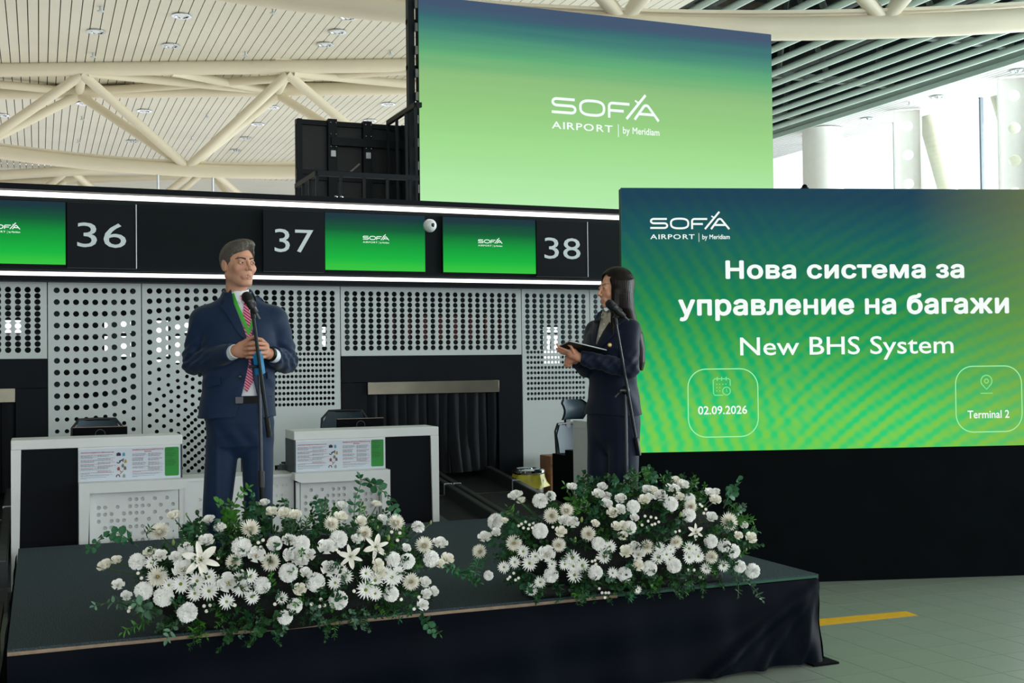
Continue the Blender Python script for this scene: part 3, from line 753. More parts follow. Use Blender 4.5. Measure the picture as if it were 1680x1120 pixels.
a0, zb = LP.hit(1066, 374.5); a1, _ = LP.hit(1197.5, 374)
logo(LP, a0, a1, zb, WT, lw, off=.004, hs=1., thin=1.05)
GL = emis('pale_green_line', (150, 235, 160), 1.)
def rrect(x0, y0, x1, y1, r, off=.004):
    (a0, zt), (a1, _z), (_a, z0) = LP.hit(x0, y0), LP.hit(x1, y0), LP.hit(x0, y1)
    pts = []
    for cx, cz, s in ((a1-r, zt-r, 0), (a0+r, zt-r, 90), (a0+r, z0+r, 180), (a1-r, z0+r, 270)): pts += arc(cx, cz, r, r, s, s+90, 8)
    mb = MB(); ribbon(mb, LP, pts, .008, off, closed=True); mb.build('rounded_frame', GL, lw, smooth=0)
rrect(1128, 605.7, 1242.6, 717.4, .14); rrect(1566.7, 601, 1675, 709, .14)
put_px('02.09.2026', LP, (1145, 665.5, 1225.5, 679.3), WT, lw, bold=.014)
put_px('Terminal 2', LP, (1587, 672.6, 1655.5, 685.8), WT, lw, bold=.014)
IC = emis('icon_green', (110, 222, 130), 1.)
ca, cz = LP.hit(1184, 634); k = .0042
mb = MB(); q = lambda pts, w=.008, cl=False: ribbon(mb, LP, pts, w, .004, closed=cl)
q([(ca+.01, cz-.065), (ca-.055, cz-.065), (ca-.066, cz-.05), (ca-.066, cz+.05), (ca-.055, cz+.06), (ca+.055, cz+.06), (ca+.066, cz+.05), (ca+.066, cz+.005)])
for dx in (-.035, 0, .035): q([(ca+dx, cz+.045), (ca+dx, cz+.075)])
for r_ in range(3):
    for c_ in range(4 if r_ == 0 else 2): q([(ca-.04+c_*.024-.004, cz+.018-r_*.025), (ca-.04+c_*.024+.004, cz+.018-r_*.025)])
q(arc(ca+.036, cz-.034, .03, .03, 0, 350, 18), cl=True); q([(ca+.036, cz-.016), (ca+.036, cz-.034), (ca+.046, cz-.038)], .005)
mb.build('calendar_icon', IC, lw, smooth=0)
ca, cz = LP.hit(1618, 629)
mb = MB(); q([(ca, cz-.045)]+arc(ca, cz+.02, .045, .045, -35, 215, 18), .009, True); q(arc(ca, cz+.02, .016, .016, 0, 350, 12), .008, True); q([(ca-.05, cz-.075), (ca+.05, cz-.075)], .007)
mb.build('pin_icon', IC, lw, smooth=0)
# small dome on the upper edge of the LED wall
a, _ = LP.hit(1327, 308); p = LP.at(a, LZ1, -.09)
t = thing('clip_sensor', 'tiny dark round device on the top edge of the LED wall', 'device', p)
MB().lathe([(.03, 0), (.034, .012), (.03, .02)], 14).build('base', M_bframe, t); MB().ball((0, 0, .025), .022, 12).build('dome', M_blackmat, t)

# ------------------------------------------------------------------ check-in desks (front plane Y = 8.9)
YD = 8.9; DW = 1.158; DH = 1.207
M_dark = mat('desk_navy_panel', (8, 13, 20), .6, var=.15, scale=6, spec=.12)
M_side = mat('desk_side_grey', (44, 58, 66), .5, var=.05)
M_paper = mat('poster_paper', (206, 216, 226), .45, var=.01)
M_red = mat('print_red', (186, 60, 66), .6, var=.05); M_ink = mat('print_grey', (120, 130, 140), .6, var=.05)
M_grn = mat('print_green', (34, 140, 48), .55, var=.04); M_gdk = mat('print_dark_green', (12, 84, 34), .6)
def desk(x0, mir, label, poster=True):
    t = thing('check_in_desk', label, 'desk')
    X = (lambda u: x0+DW-u) if mir else (lambda u: x0+u)
    def bx(name, u0, u1, y0, y1, z0, z1, m, bev=.0):
        a, b = sorted((X(u0), X(u1))); return MB().box((a, y0, z0), (b, y1, z1), bev=bev).build(name, m, t, smooth=30 if bev else 0)
    def quadprism(name, pts, y0, y1, m):
        mb = MB(); pp = [(X(u), z) for u, z in pts]
        if mir: pp = pp[::-1]
        mb.prism(pp, lambda u, v, w: Vector((u, y0+w, v)), y1-y0); return mb.build(name, m, t, smooth=0)
    bx('top_slab', 0, DW, YD, YD+.34, DH-.068, DH, M_white, .004)
    quadprism('outer_leg', [(0, 0), (.045, 0), (.066, DH-.068), (0, DH-.068)], YD, YD+.34, M_white)
    bx('dark_panel', .044, .44, YD+.02, YD+.05, 0, DH-.068, M_dark)
    bx('side_panel', DW-.012, DW, YD+.0, YD+.34, 0, DH-.068, M_side)
    bx('poster_board', .44, DW-.012, YD+.004, YD+.05, .89, DH-.068, M_white)
    # projecting lower ledge: shelf and leg
    quadprism('ledge', [(.44, .895), (DW+.02, .895), (DW+.02, .845), (DW-.03, .823), (.44, .823)], YD-.13, YD+.02, M_white)
    quadprism('ledge_leg', [(.44, 0), (.487, 0), (.512, .823), (.44, .823)], YD-.13, YD+.02, M_white)
    # dimpled front: sheet with holes before a closed backing
    hs = []; rnd = random.Random(11 if mir else 5)
    pat = ["001110000010010", "110100111000100x", "111001111010010x", "100110101010101x", "001111011010010x", "010001011100xx0", "1001010x0xxx00x", "0000000xxxxx0x0"]
    colsN = 13; pz = .0565; px = .0445
    rows = ["0000011101010", "1101011110101", "1110111101011", "1011101010101", "0110111101010", "0100010111s0s", "1011s0s1s0s0s", "0000ssssssss0", "10s1s0s0s0sss"]
    for j, r_ in enumerate(rows):
        for i, ch in enumerate(r_):
            if ch == '0': continue
            hs.append((X(.575+i*.0425), .760-j*.0435*1.12,   .0138 if ch == '1' else .006))
    a, b = sorted((X(.512), X(DW-.035)))
    o = hole_panel('dimpled_panel', a, 0, b, .823, hs, YD-.055, .012, M_white, t, 12)
    MB().box((a, YD-.036, 0), (b, YD-.03, .823)).build('panel_backing', M_white, t, smooth=0)
    bx('corner_strip', DW-.03, DW-.002, YD-.055, YD-.03, 0, .823, M_white)
    bx('carcass', .05, DW-.02, YD+.34, YD+.9, 0, .88, M_blackmat)
    bx('work_shelf', .05, DW-.02, YD+.34, YD+.62, .88, .93, M_blackmat)
    if poster:
        pl = Plane((0, YD+.004, 0), (1, 0, 0)); a, b = sorted((X(.445), X(DW-.014))); z0, z1 = .897, 1.128; W = b-a; H = z1-z0
        MB().box((a, YD+.0, z0), (b, YD+.004, z1)).build('poster', M_paper, t, smooth=0)
        pl = Plane((0, YD, 0), (1, 0, 0))
        put_text('ЗАБРАНЕНИ ПРЕДМЕТИ ЗА ПРЕВОЗ В БАГАЖА', pl, a+.012, a+W*.34, z1-.033, z1-.023, M_red, t, off=.0015, bold=.02, name='poster_heading')
        put_text('DANGEROUS ARTICLES NOT PERMITTED IN THE', pl, a+W*.52, a+W*.83, z1-.022, z1-.012, M_red, t, off=.0015, bold=.02, name='poster_heading')
        put_text('BAGGAGE', pl, a+W*.64, a+W*.71, z1-.035, z1-.026, M_red, t, off=.0015, bold=.02, name='poster_heading')
        mr, mi, mg = MB(), MB(), MB(); rnd = random.Random(2)
        def line(mb, u0, u1, z): 
            x = u0
            while x < u1-.004:
                l = min(u1-x, rnd.uniform(.006, .022)); ribbon(mb, pl, [(a+x, z), (a+x+l, z)], .0022, .0015); x += l+.003
        for u0, wd in ((.012, .17), (W*.18, .16), (W*.52, .15), (W*.675, .16)):
            z = z1-.045
            while z > z0+.072:
                line(mr, u0, u0+wd*rnd.uniform(.5, .85), z); z -= .0058
                for _ in range(rnd.choice((2, 3, 4))):
                    line(mi, u0, u0+wd*rnd.uniform(.5, .8)*.85, z); z -= .0052
                z -= .008
        for u0, u1 in ((.012, W*.34), (W*.52, W*.82)):
            line(mr, u0, u1, z0+.06); line(mr, u0, u0+.06, z0+.054); line(mi, u0, u1-.01, z0+.044); line(mi, u0, u1-.03, z0+.038); line(mi, u0, u1-.05, z0+.026); line(mi, u0, u0+.04, z0+.02)
        tag(mr.build('red_print', M_red, t, smooth=0), kind='stuff'); tag(mi.build('grey_print', M_ink, t, smooth=0), kind='stuff')
        gx0, gx1 = a+W*.843, a+W*.985
        g = MB(); pts = []
        for cx, cz_, s in ((gx1-.01, z1-.016, 0), (gx0+.01, z1-.016, 90), (gx0+.01, z0+.026, 180), (gx1-.01, z0+.026, 270)): pts += arc(cx, cz_, .01, .01, s, s+90, 4)
        g.add([pl.at(x, z, .001) for x, z in pts], [tuple(range(len(pts)))]); g.build('green_notice', M_grn, t, smooth=0)
        z = z1-.016
        for _ in range(22):
            if rnd.random() < .88: line(mg, gx0+.006-a, gx0-a+rnd.uniform(.05, .088), z)
            z -= .0062
        tag(mg.build('green_print', M_gdk, t, smooth=0), kind='stuff')
        # small pictures of articles
        pics = [(.385, .80, 'camera', (34, 40, 62)), (.435, .80, 'canister', (90, 150, 176)), (.383, .58, 'ring', (58, 62, 84)), (.408, .61, 'torch', (52, 56, 60)), (.452, .58, 'jar', (176, 150, 80)),
                (.425, .45, 'figure', (120, 120, 100)), (.384, .36, 'tin', (150, 70, 70)), (.447, .37, 'box', (110, 96, 100)), (.415, .24, 'tool', (150, 120, 80)), (.378, .12, 'magnet', (96, 50, 66)), (.437, .13, 'bag', (140, 150, 150))]
        for u, v, k, c in pics:
            cx, cz_ = a+W*u, z0+H*v; mm = mat('print_'+k, c, .6, var=.3, scale=90); p = MB()
            if k in ('ring', 'magnet'): ribbon(p, pl, [(cx+q_[0], cz_+q_[1]) for q_ in arc(0, 0, .011, .011, 200 if k == 'ring' else -30, 380 if k == 'ring' else 210, 10)], .0065, .0015)
            elif k == 'tool': ribbon(p, pl, [(cx-.012, cz_-.012), (cx+.012, cz_+.012)], .004, .0015); ribbon(p, pl, [(cx-.012, cz_+.012), (cx-.002, cz_+.002)], .006, .0015)
            elif k == 'torch': ribbon(p, pl, [(cx-.013, cz_-.006), (cx+.011, cz_+.004)], .009, .0015); ribbon(p, pl, [(cx+.012, cz_-.01), (cx+.016, cz_+.014)], .006, .0015)
            elif k == 'camera': ribbon(p, pl, [(cx-.015, cz_), (cx+.015, cz_)], .02, .0015); ribbon(p, pl, [(cx-.006, cz_+.012), (cx+.006, cz_+.012)], .005, .0015); ribbon(p, pl, [(cx-.0, cz_-.002), (cx+.01, cz_-.002)], .01, .002)
            else:
                pt = [(-.6, -1), (.6, -1), (.75, .1), (.45, .7), (.2, 1), (-.2, 1), (-.5, .6), (-.75, 0)]
                s_ = .013; p.add([pl.at(cx+x*s_, cz_+z_*s_, .0015) for x, z_ in pt], [tuple(range(8))])
            p.build('printed_'+k, mm, t, smooth=0)
    return t
D36x = -.182; D37x = 1.80; D38x = D36x+4.48
desk(D36x, False, 'white check-in desk under number 36 with dark panel at its left')
desk(D37x, True, 'white check-in desk under number 37 with dark panel at its right')
desk(D38x, False, 'white check-in desk mostly hidden behind the woman')
# low shared partition between desks 36 and 37
t = thing('low_partition', 'low white dimpled partition joining the two left desks', 'partition')
hs = [(1.10+i*.043, .80-j*.075, .0125) for i in (0, 3, 4, 12, 13, 14) for j in range(4) if (i+j) % 4] + [(1.10+i*.043, .50-j*.05, .006) for i in (0, 3, 4, 12, 13, 14) for j in range(4)]
hs += [(1.63+i*.052, .80-j*.06, .0125) for i in range(3) for j in range(5) if (i, j) not in ((0, 0), (2, 1), (0, 3))]
hole_panel('dimpled_panel', D36x+DW+.004, 0, 1.795, .865, [h for i, h in enumerate(hs) if all((h[0]-g[0])**2+(h[1]-g[1])**2 > .03**2 for g in hs[:i])], YD, .008, M_white, t, 12)
MB().box((D36x+DW+.004, YD+.009, 0), (1.795, YD+.03, .865)).build('panel_backing', M_white, t, smooth=0)
MB().box((D36x+DW+.004, YD-.01, .865), (1.795, YD+.35, .885)).build('cap', M_white, t, smooth=0)
# dark stepped side of the work area behind desk 37
tag(MB().prism([(9.24, 0), (9.24, .93), (9.34, .93), (9.34, .90), (9.42, .90), (9.42, .87), (9.52, .87), (9.52, 0)], lambda u, v, w: Vector((1.80-w, u, v)), .03).build('stepped_side_panel', M_side, smooth=0), label='small dark stepped side panel at the left end of desk 37', cat='panel')

# monitors standing behind the desks, seen from the back
def backmon(xp0, xp1, yt, yb, Y, label):
    a = atY(xp0, yt, Y); b = atY(xp1, yt, Y); t = thing('computer_monitor', label, 'monitor')
    zt = (a.z+b.z)/2; h = .32
    MB().box((a.x, Y, zt-h), (b.x, Y+.03, zt), bev=.006).build('rear_shell', M_blackmat, t)
    MB().box((a.x+.002, Y+.001, zt-.004), (b.x-.002, Y+.034, zt+.001)).build('top_edge', mat('edge_tan', (120, 104, 88), .5), t, smooth=0)
    cx = (a.x+b.x)/2
    ringm = MB(); pl = Plane((0, Y, 0), (1, 0, 0)); ribbon(ringm, pl, arc(cx, zt-.055, .035, .035, 0, 350, 20), .003, .002, closed=True); ringm.build('rear_emblem', M_grey, t, smooth=0)
    MB().box((cx-.03, Y+.03, .93), (cx+.03, Y+.06, zt-.05)).build('stand', M_blackmat, t, smooth=0)
    MB().box((cx-.11, Y-.03, .93), (cx+.11, Y+.12, .945)).build('foot', M_blackmat, t, smooth=0)
backmon(119, 209, 700, 716, 9.42, 'computer monitor back at the left, above the desk with the leftmost poster')
backmon(553, 630, 686, 703, 9.42, 'computer monitor back between the man and the baggage opening')
# office chairs
M_mesh = mat('chair_mesh_blue_grey', (40, 62, 74), .6, var=.1, scale=60); M_chairb = mat('chair_plastic', (14, 20, 24), .45)
def chair(label, px, top, Y, rz, head=False, wd=.44):
    c = atY(px, top, Y); t = thing('office_chair', label, 'chair', (c.x, Y, 0), rz)
    zt = c.z - (.24 if head else 0)
    def curved(name, w0, w1, z0, z1, depth, m, th=.02, y0=0.):
        vs = []; fs = []; n = 8; r = 6
        for j in range(r+1):
            s = j/r; z = z0+(z1-z0)*s; w_ = (w0+(w1-w0)*s)*(1 if s < .86 else (1-.28*(s-.86)/.14))
            for i in range(n+1):
                x = -w_/2+w_*i/n; y = y0 + depth*(1-(2*i/n-1)**2) - .05*math.sin(PI*s)
                vs.append(Vector((x, y, z)))
        m_ = len(vs); vs += [v+Vector((0, th, 0)) for v in vs]
        for j in range(r):
            for i in range(n):
                q = j*(n+1)+i; fs.append((q, q+1, q+n+2, q+n+1)); fs.append((q+m_+n+1, q+m_+n+2, q+m_+1, q+m_))
        for i in range(n):
            for q in (i, r*(n+1)+i): fs.append((q, q+m_, q+m_+1, q+1))
        for j in range(r):
            for q in (j*(n+1), j*(n+1)+n): fs.append((q, q+n+1, q+n+1+m_, q+m_))
        return MB().add(vs, fs).build(name, m, t, smooth=60)
    curved('backrest', wd*.9, wd, .55, zt, .06, M_mesh)
    fr = [Vector((-wd*.46, 0, .55)), Vector((-wd*.52, -.03, (zt+.55)/2)), Vector((-wd*.49, 0, zt-.06)), Vector((-wd*.36, .03, zt+.005)), Vector((0, .065, zt+.008)), Vector((wd*.36, .03, zt+.005)), Vector((wd*.49, 0, zt-.06)), Vector((wd*.52, -.03, (zt+.55)/2)), Vector((wd*.46, 0, .55))]
    MB().tube(fr, .013, 8).build('back_frame', M_chairb, t)
    if head:
        curved('headrest', .27, .34, zt+.045, zt+.24, .07, M_mesh, .03, -.02)
        MB().box((-.03, .05, zt-.1), (.03, .08, zt+.1)).build('headrest_bracket', M_chairb, t, smooth=0)
    MB().box((-.24, -.42, .44), (.24, .02, .51), bev=.03).build('seat', M_chairb, t)
    MB().tube([(0, .06, .5), (0, -.1, .44), (0, -.2, .4)], .03, 8).build('back_bar', M_chairb, t)
    for s in (-1, 1): MB().tube([(s*.26, -.1, .46), (s*.29, -.12, .66), (s*.28, -.32, .68)], .018, 8).build('armrest', M_chairb, t)
    MB().tube([(0, -.2, .08), (0, -.2, .44)], .03, 10).build('gas_column', M_dsteel, t)
    for k in range(5):
        a = 2*PI*k/5+.3; e = Vector((.29*math.cos(a), -.2+.29*math.sin(a), .07))
        MB().tube([(0, -.2, .11), e], .022, 8).build('base_arm', M_chairb, t)
        MB().lathe([(.03, -.014), (.03, .014)], 12, Matrix.Translation((e.x, e.y, .031)) @ Matrix.Rotation(PI/2, 4, 'X')).build('castor', M_chairb, t)
    return t
chair('black office chair with its top showing behind the monitor of desk 36', 160, 689, 10.32, 0, wd=.40)
chair('dark office chair whose top shows behind desk 37', 565, 675, 10.36, -.5, wd=.42)
chair('blue-grey mesh office chair with headrest behind desk 38', 938, 655, 10.34, .35, head=True, wd=.46)

# ------------------------------------------------------------------ baggage conveyors
M_belt = mat('belt_rubber', (20, 24, 26), .6, var=.35, scale=45, bump=.6, bscale=120)
def conveyor(xa, xb, label, yf=8.62):
    t = thing('baggage_conveyor', label, 'conveyor')
    zr = lambda y: .672-.108*(11-y)
    def slab(name, x0, x1, y0, y1, off0, off1, m):
        vs = [(x0, y0, zr(y0)+off0), (x1, y0, zr(y0)+off0), (x1, y1, zr(y1)+off0), (x0, y1, zr(y1)+off0), (x0, y0, zr(y0)+off1), (x1, y0, zr(y0)+off1), (x1, y1, zr(y1)+off1), (x0, y1, zr(y1)+off1)]
        return MB().add(vs, [(3,2,1,0),(4,5,6,7),(0,1,5,4),(1,2,6,5),(2,3,7,6),(3,0,4,7)]).build(name, m, t, smooth=0)
    for y0, y1 in ((yf, 10.28), (10.30, 11.4)):
        for x0, x1 in ((xa, xa+.07), (xb-.07, xb)):
            slab('side_rail', x0, x1, y0, y1, -.17, 0, mat('rail_grey', (58, 62, 64), .42, metal=.4, var=.1)); slab('rail_cap', x0+.01, x1-.01, y0+.002, y1-.002, 0, .006, M_dsteel)
        slab('belt', xa+.07, xb-.07, y0, y1, -.15, -.10, M_belt)
    slab('joint_plate', xa+.07, xb-.07, 10.275, 10.305, -.12, -.095, M_steel)
    for x in (xa, xb-.07): slab('joint_edge', x-.002, x+.072, 10.279, 10.301, -.17, .008, M_alu)
    for y in (9.0, 10.0, 11.1):
        for x in (xa+.01, xb-.06): MB().box((x, y, 0), (x+.05, y+.05, zr(y)-.15)).build('leg', M_dsteel, t, smooth=0)
    sp = MB().ball((xa-.002, 9.6, zr(9.6)-.07), (.004, .018, .018), 12).build('rail_button', M_blackmat, t)
    return t
conveyor(3.56, 4.22, 'dark baggage conveyor with steel side rails leading to counter 38')
conveyor(2.975, 3.54, 'dark baggage conveyor beside the right end of desk 37')
conveyor(3.56-4.48+.03, -.20, 'dark baggage conveyor cut by the left edge of the picture', 8.6)
# waste bin with yellow bag, carton
p = atY(864, 769, 10.6)
t = thing('waste_bin', 'round chrome-rimmed waste bin with a yellow bag right of the conveyor', 'bin', (p.x+.02, 10.6, 0))
zb = p.z
MB().lathe([(.10, 0), (.12, .02), (.13, zb-.35), (.16, zb-.1)], 20).build('body', M_dsteel, t)
MB().lathe([(.155, zb-.045), (.165, zb-.03), (.165, zb-.008), (.155, zb+.005), (.12, zb+.008), (.105, zb), (.105, zb-.02)], 28).build('rim', M_chrome, t)
vs = []; fs = []; n = 30
for j in range(4):
    for i in range(n):
        a = 2*PI*i/n; r = (.15+.012*j*(1+.7*math.sin(a*5+j)))*(1+.05*math.sin(a*9)); vs.append((r*math.cos(a), r*math.sin(a), zb-.04-.045*j-.01*math.sin(a*4)))
for j in range(3):
    for i in range(n): fs.append((j*n+i, j*n+(i+1) % n, (j+1)*n+(i+1) % n, (j+1)*n+i))
MB().add(vs, fs).build('yellow_bag', mat('yellow_film', (214, 204, 70), .35, var=.15, scale=12), t, smooth=60)
p = atY(897, 768, 10.75); t = thing('carton', 'brown cardboard carton beside the waste bin against the wall', 'box', (p.x+.09, 10.75, 0))
M_card = mat('cardboard', (150, 104, 76), .7, var=.08)
MB().box((-.1, -.12, 0), (.14, .12, p.z-.06)).build('stacked_base', M_card, t, smooth=0); MB().box((-.11, -.13, p.z-.06), (.14, .13, p.z+.13), bev=.008).build('box_body', M_card, t)
MB().box((-.112, -.132, p.z+.02), (.142, -.129, p.z+.05)).build('tape', mat('parcel_tape', (120, 84, 60), .3), t, smooth=0)

# ------------------------------------------------------------------ stage
SH = .5; SX0, SX1, SY0, SY1 = -.13, 4.06, 5.50, 8.56
M_carpet = mat('stage_carpet', (64, 75, 80), .95, var=.75, scale=170, bump=.4, bscale=300, spec=.06)
M_skirt = mat('stage_skirt_cloth', (2, 8, 19), .55, var=.12, scale=3, bump=.05, bscale=200, sheen=.0, spec=.06)
st = thing('stage', 'low stage with grey carpet and dark navy skirt under the speakers', 'stage')
MB().box((SX0, SY0, SH-.012), (SX1, SY1, SH)).build('carpet', M_carpet, st, smooth=0)
MB().box((SX0+.01, SY0+.01, SH-.05), (SX1-.01, SY1-.01, SH-.012)).build('deck', M_blackmat, st, smooth=0)
MB().box((SX0, SY0-.006, SH-.03), (2.8, SY0+.01, SH-.012)).build('edge_trim', mat('trim_tan', (150, 128, 104), .5, var=.2, scale=20), st, smooth=0)
o = MB().box((2.8, SY0-.006, SH-.022), (SX1, SY0+.01, SH-.008)).build('edge_trim', mat('trim_green', (14, 78, 56), .5, var=.15), st, smooth=0); tag(o, label='green edge trim')
MB().box((SX1-.002, SY0, SH-.03), (SX1+.012, SY1, SH-.004)).build('side_trim', mat('trim_dark_green', (10, 44, 38), .6), st, smooth=0)
def cloth(name, A, B, nrm, seed, gather=None):
    A = Vector(A); B = Vector(B); nrm = Vector(nrm); L = (B-A).length; n = int(L/.02); H = 22; vs = []; rnd = random.Random(seed)
    ph = [rnd.uniform(0, 6.3) for _ in range(6)]
    for j in range(H+1):
        s = j/H; z = SH-.026-s*(SH-.045)
        for i in range(n+1):
            x = i/n*L
            fold = .010*math.sin(x*5.1+ph[0]+s*1.5)+.008*math.sin(x*11.3+ph[1]-s*2.2)+.004*math.sin(x*23+ph[2])
            off = .012+s*.035+fold*(.25+s)
            if gather is not None:
                d = (x-gather)
                off += .05*math.exp(-((d+.75*(s))/.07)**2)*s**.6 + .04*math.exp(-((d+.42*s)/.045)**2)*s**.6+.03*math.exp(-((d+.16*s)/.03)**2)*s**.6
                off += .02*math.sin(d*34-s*3)*math.exp(-abs(d)/.22)*s
            off += .012*math.sin(s*9+x*1.3+ph[3])*(1-s)*s*2
            p = A+(B-A)*(x/L)+nrm*off; vs.append(Vector((p.x, p.y, z)))
    fs = [(j*(n+1)+i, (j+1)*(n+1)+i, (j+1)*(n+1)+i+1, j*(n+1)+i+1) for j in range(H) for i in range(n)]
    return MB().add(vs, fs).build(name, M_skirt, st, smooth=80)
cloth('front_skirt', (SX0, SY0, 0), (SX1, SY0, 0), (0, -1, 0), 4, gather=4.19)
cloth('right_skirt', (SX1, SY0, 0), (SX1, SY1, 0), (1, 0, 0), 5)
cloth('left_skirt', (SX0, SY1, 0), (SX0, SY0, 0), (-1, 0, 0), 6)
for x, y in ((SX0+.08, SY0+.08), (SX1-.06, SY0+.06), (2.0, SY0+.08), (SX0+.08, SY1-.08), (SX1-.08, SY1-.08), (2.0, SY1-.08)):
    MB().box((x-.03, y-.03, 0), (x+.03, y+.03, SH-.05)).build('leg', M_alu, st, smooth=0)
MB().box((SX1-.08, SY0-.07, .002), (SX1+.09, SY0+.09, .012)).build('foot_plate', M_blackmat, st, smooth=0)
# carpeted step at the left
p = atZ(24, 985, .26)
t = thing('stage_step', 'dark carpeted step beside the left end of the stage', 'step')
MB().box((-1.1, 7.0, .25), (SX0-.07, 7.75, .30)).build('tread', mat('step_brown_carpet', (52, 46, 40), .9, var=.3, scale=120), t, smooth=0)
MB().box((-1.08, 7.02, 0), (SX0-.09, 7.73, .25)).build('box_base', M_blackmat, t, smooth=0)
# yellow floor tape
t = thing('floor_tape', 'yellow floor marking tape right of the stage', 'tape')
MB().prism([(3.9, 6.21), (4.637, 6.258), (5.407, 6.237), (5.421, 6.370), (4.706, 6.421), (3.9, 6.44)][::1], lambda u, v, w: Vector((u, v, .0005+w)), .0012).build('strip', mat('tape_yellow', (236, 178, 44), .45, var=.08, scale=20), t, smooth=0)
MB().prism([(4.30, 6.27), (4.50, 6.262), (4.42, 6.285), (4.30, 6.30)], lambda u, v, w: Vector((u, v, .0018+w)), .0004).build('worn_patch', M_blackmat, t, smooth=0)
a, fs = text_mesh('terminal', .02, 1.)
mn, mx = a.min(0), a.max(0); q = (a-mn)/(mx-mn)
MB().add([Vector((4.33+.26*x, 6.335+.045*y, .0022)) for x, y in q], fs).build('lettering', M_blackmat, t, smooth=0)
# ------------------------------------------------------------------ distance-field modelling of figures and cloth
def smin(a, b, k): h = np.clip(.5+.5*(b-a)/k, 0, 1); return b*(1-h)+a*h-k*h*(1-h)
def smax(a, b, k): return -smin(-a, -b, k)
def rc(P, a, b, ra, rb):
    a = np.array(a, np.float32); b = np.array(b, np.float32); ba = b-a; pa = P-a
    h = np.clip((pa@ba)/float(ba@ba), 0, 1); return np.linalg.norm(pa-h[:, None]*ba, axis=1)-(ra+(rb-ra)*h)
def chain(P, pts, rs, k=.015):
    d = None
    for i in range(len(pts)-1):
        e = rc(P, pts[i], pts[i+1], rs[i], rs[i+1]); d = e if d is None else np.minimum(d, e)
    return d
def ell(P, c, r):
    q = (P-np.array(c, np.float32)); r = np.array(r, np.float32)
    k0 = np.linalg.norm(q/r, axis=1); k1 = np.linalg.norm(q/(r*r), axis=1)+1e-9
    return k0*(k0-1)/k1
def sect(P, rows, pw=2.3):
    """stack of rounded cross sections: rows of (z, cx, cy, rx, ry)"""
    R = np.array(rows, np.float32); z = P[:, 2]; o = np.argsort(R[:, 0]); R = R[o]
    cx, cy, rx, ry = [np.interp(z, R[:, 0], R[:, i]) for i in (1, 2, 3, 4)]
    k = ((np.abs(P[:, 0]-cx)/rx)**pw+(np.abs(P[:, 1]-cy)/ry)**pw)**(1/pw)
    d = (k-1)*np.minimum(rx, ry)
    return np.maximum(d, np.maximum(R[0, 0]-z, z-R[-1, 0]))
def rotz(P, a, c=(0, 0, 0)):
    """coordinates in a frame turned by a about z through c"""
    q = P-np.array(c, np.float32); ca, sa = math.cos(a), math.sin(a)
    return np.stack([q[:, 0]*ca+q[:, 1]*sa, -q[:, 0]*sa+q[:, 1]*ca, q[:, 2]], 1)
def rotx(P, a):
    ca, sa = math.cos(a), math.sin(a)
    return np.stack([P[:, 0], P[:, 1]*ca+P[:, 2]*sa, -P[:, 1]*sa+P[:, 2]*ca], 1)
def sdf_mesh(name, fn, lo, hi, vox, m, parent, color=None, smooth_it=0):
    lo = np.array(lo, np.float32); hi = np.array(hi, np.float32); B = 12
    nb = np.ceil((hi-lo)/(vox*B)).astype(int); A = np.empty(tuple(nb*B), np.float32)
    ci = np.stack(np.meshgrid(*[np.arange(n) for n in nb], indexing='ij'), -1).reshape(-1, 3)
    cc = lo+(ci+.5)*B*vox
    dc = fn(cc.astype(np.float32)); act = np.abs(dc) < B*vox*.87*1.35+.01
    A4 = A.reshape(nb[0], B, nb[1], B, nb[2], B)
    sgn = np.where(dc > 0, 3*vox, -3*vox).reshape(tuple(nb)); A4[:] = sgn[:, None, :, None, :, None]
    off = np.stack(np.meshgrid(*[np.arange(B)]*3, indexing='ij'), -1).reshape(-1, 3)
    ids = np.nonzero(act)[0]
    for s in range(0, len(ids), 300):
        k = ids[s:s+300]; P = (lo+(ci[k][:, None, :]*B+off[None])*vox).reshape(-1, 3).astype(np.float32)
        d = fn(P).reshape(len(k), B, B, B)
        for q, c in enumerate(ci[k]): A4[c[0], :, c[1], :, c[2], :] = d[q]
    A = np.clip(A, -3*vox, 3*vox)
    g = vdb.FloatGrid(3*vox); g.copyFromArray(np.ascontiguousarray(A))
    pts, tris, quads = g.convertToPolygons(isovalue=0., adaptivity=0.)
    pts = pts*vox+lo
    fs = [tuple(int(i) for i in f[::-1]) for f in quads]+[tuple(int(i) for i in f[::-1]) for f in tris]
    me = bpy.data.meshes.new(name); me.from_pydata(pts.tolist(), [], fs)
    # outward orientation
    a = pts[quads[:, 0]]; b = pts[quads[:, 1]]; c = pts[quads[:, 2]]
    if (np.einsum('ij,ij->i', a, np.cross(b, c))).sum() > 0: me.flip_normals()
    if smooth_it:
        bm = bmesh.new(); bm.from_mesh(me)
        for _ in range(smooth_it): bmesh.ops.smooth_vert(bm, verts=bm.verts, factor=.5, use_axis_x=True, use_axis_y=True, use_axis_z=True)
        bm.to_mesh(me); bm.free()
    me.shade_smooth(); me.materials.append(m)
    if color is not None:
        n = len(me.vertices); co = np.empty(n*3, np.float32); me.vertices.foreach_get('co', co); cols = color(co.reshape(-1, 3))
        at = me.color_attributes.new('tint', 'FLOAT_COLOR', 'POINT'); at.data.foreach_set('color', np.concatenate([cols, np.ones((n, 1))], 1).astype(np.float32).ravel())
    return link(name, me, parent)
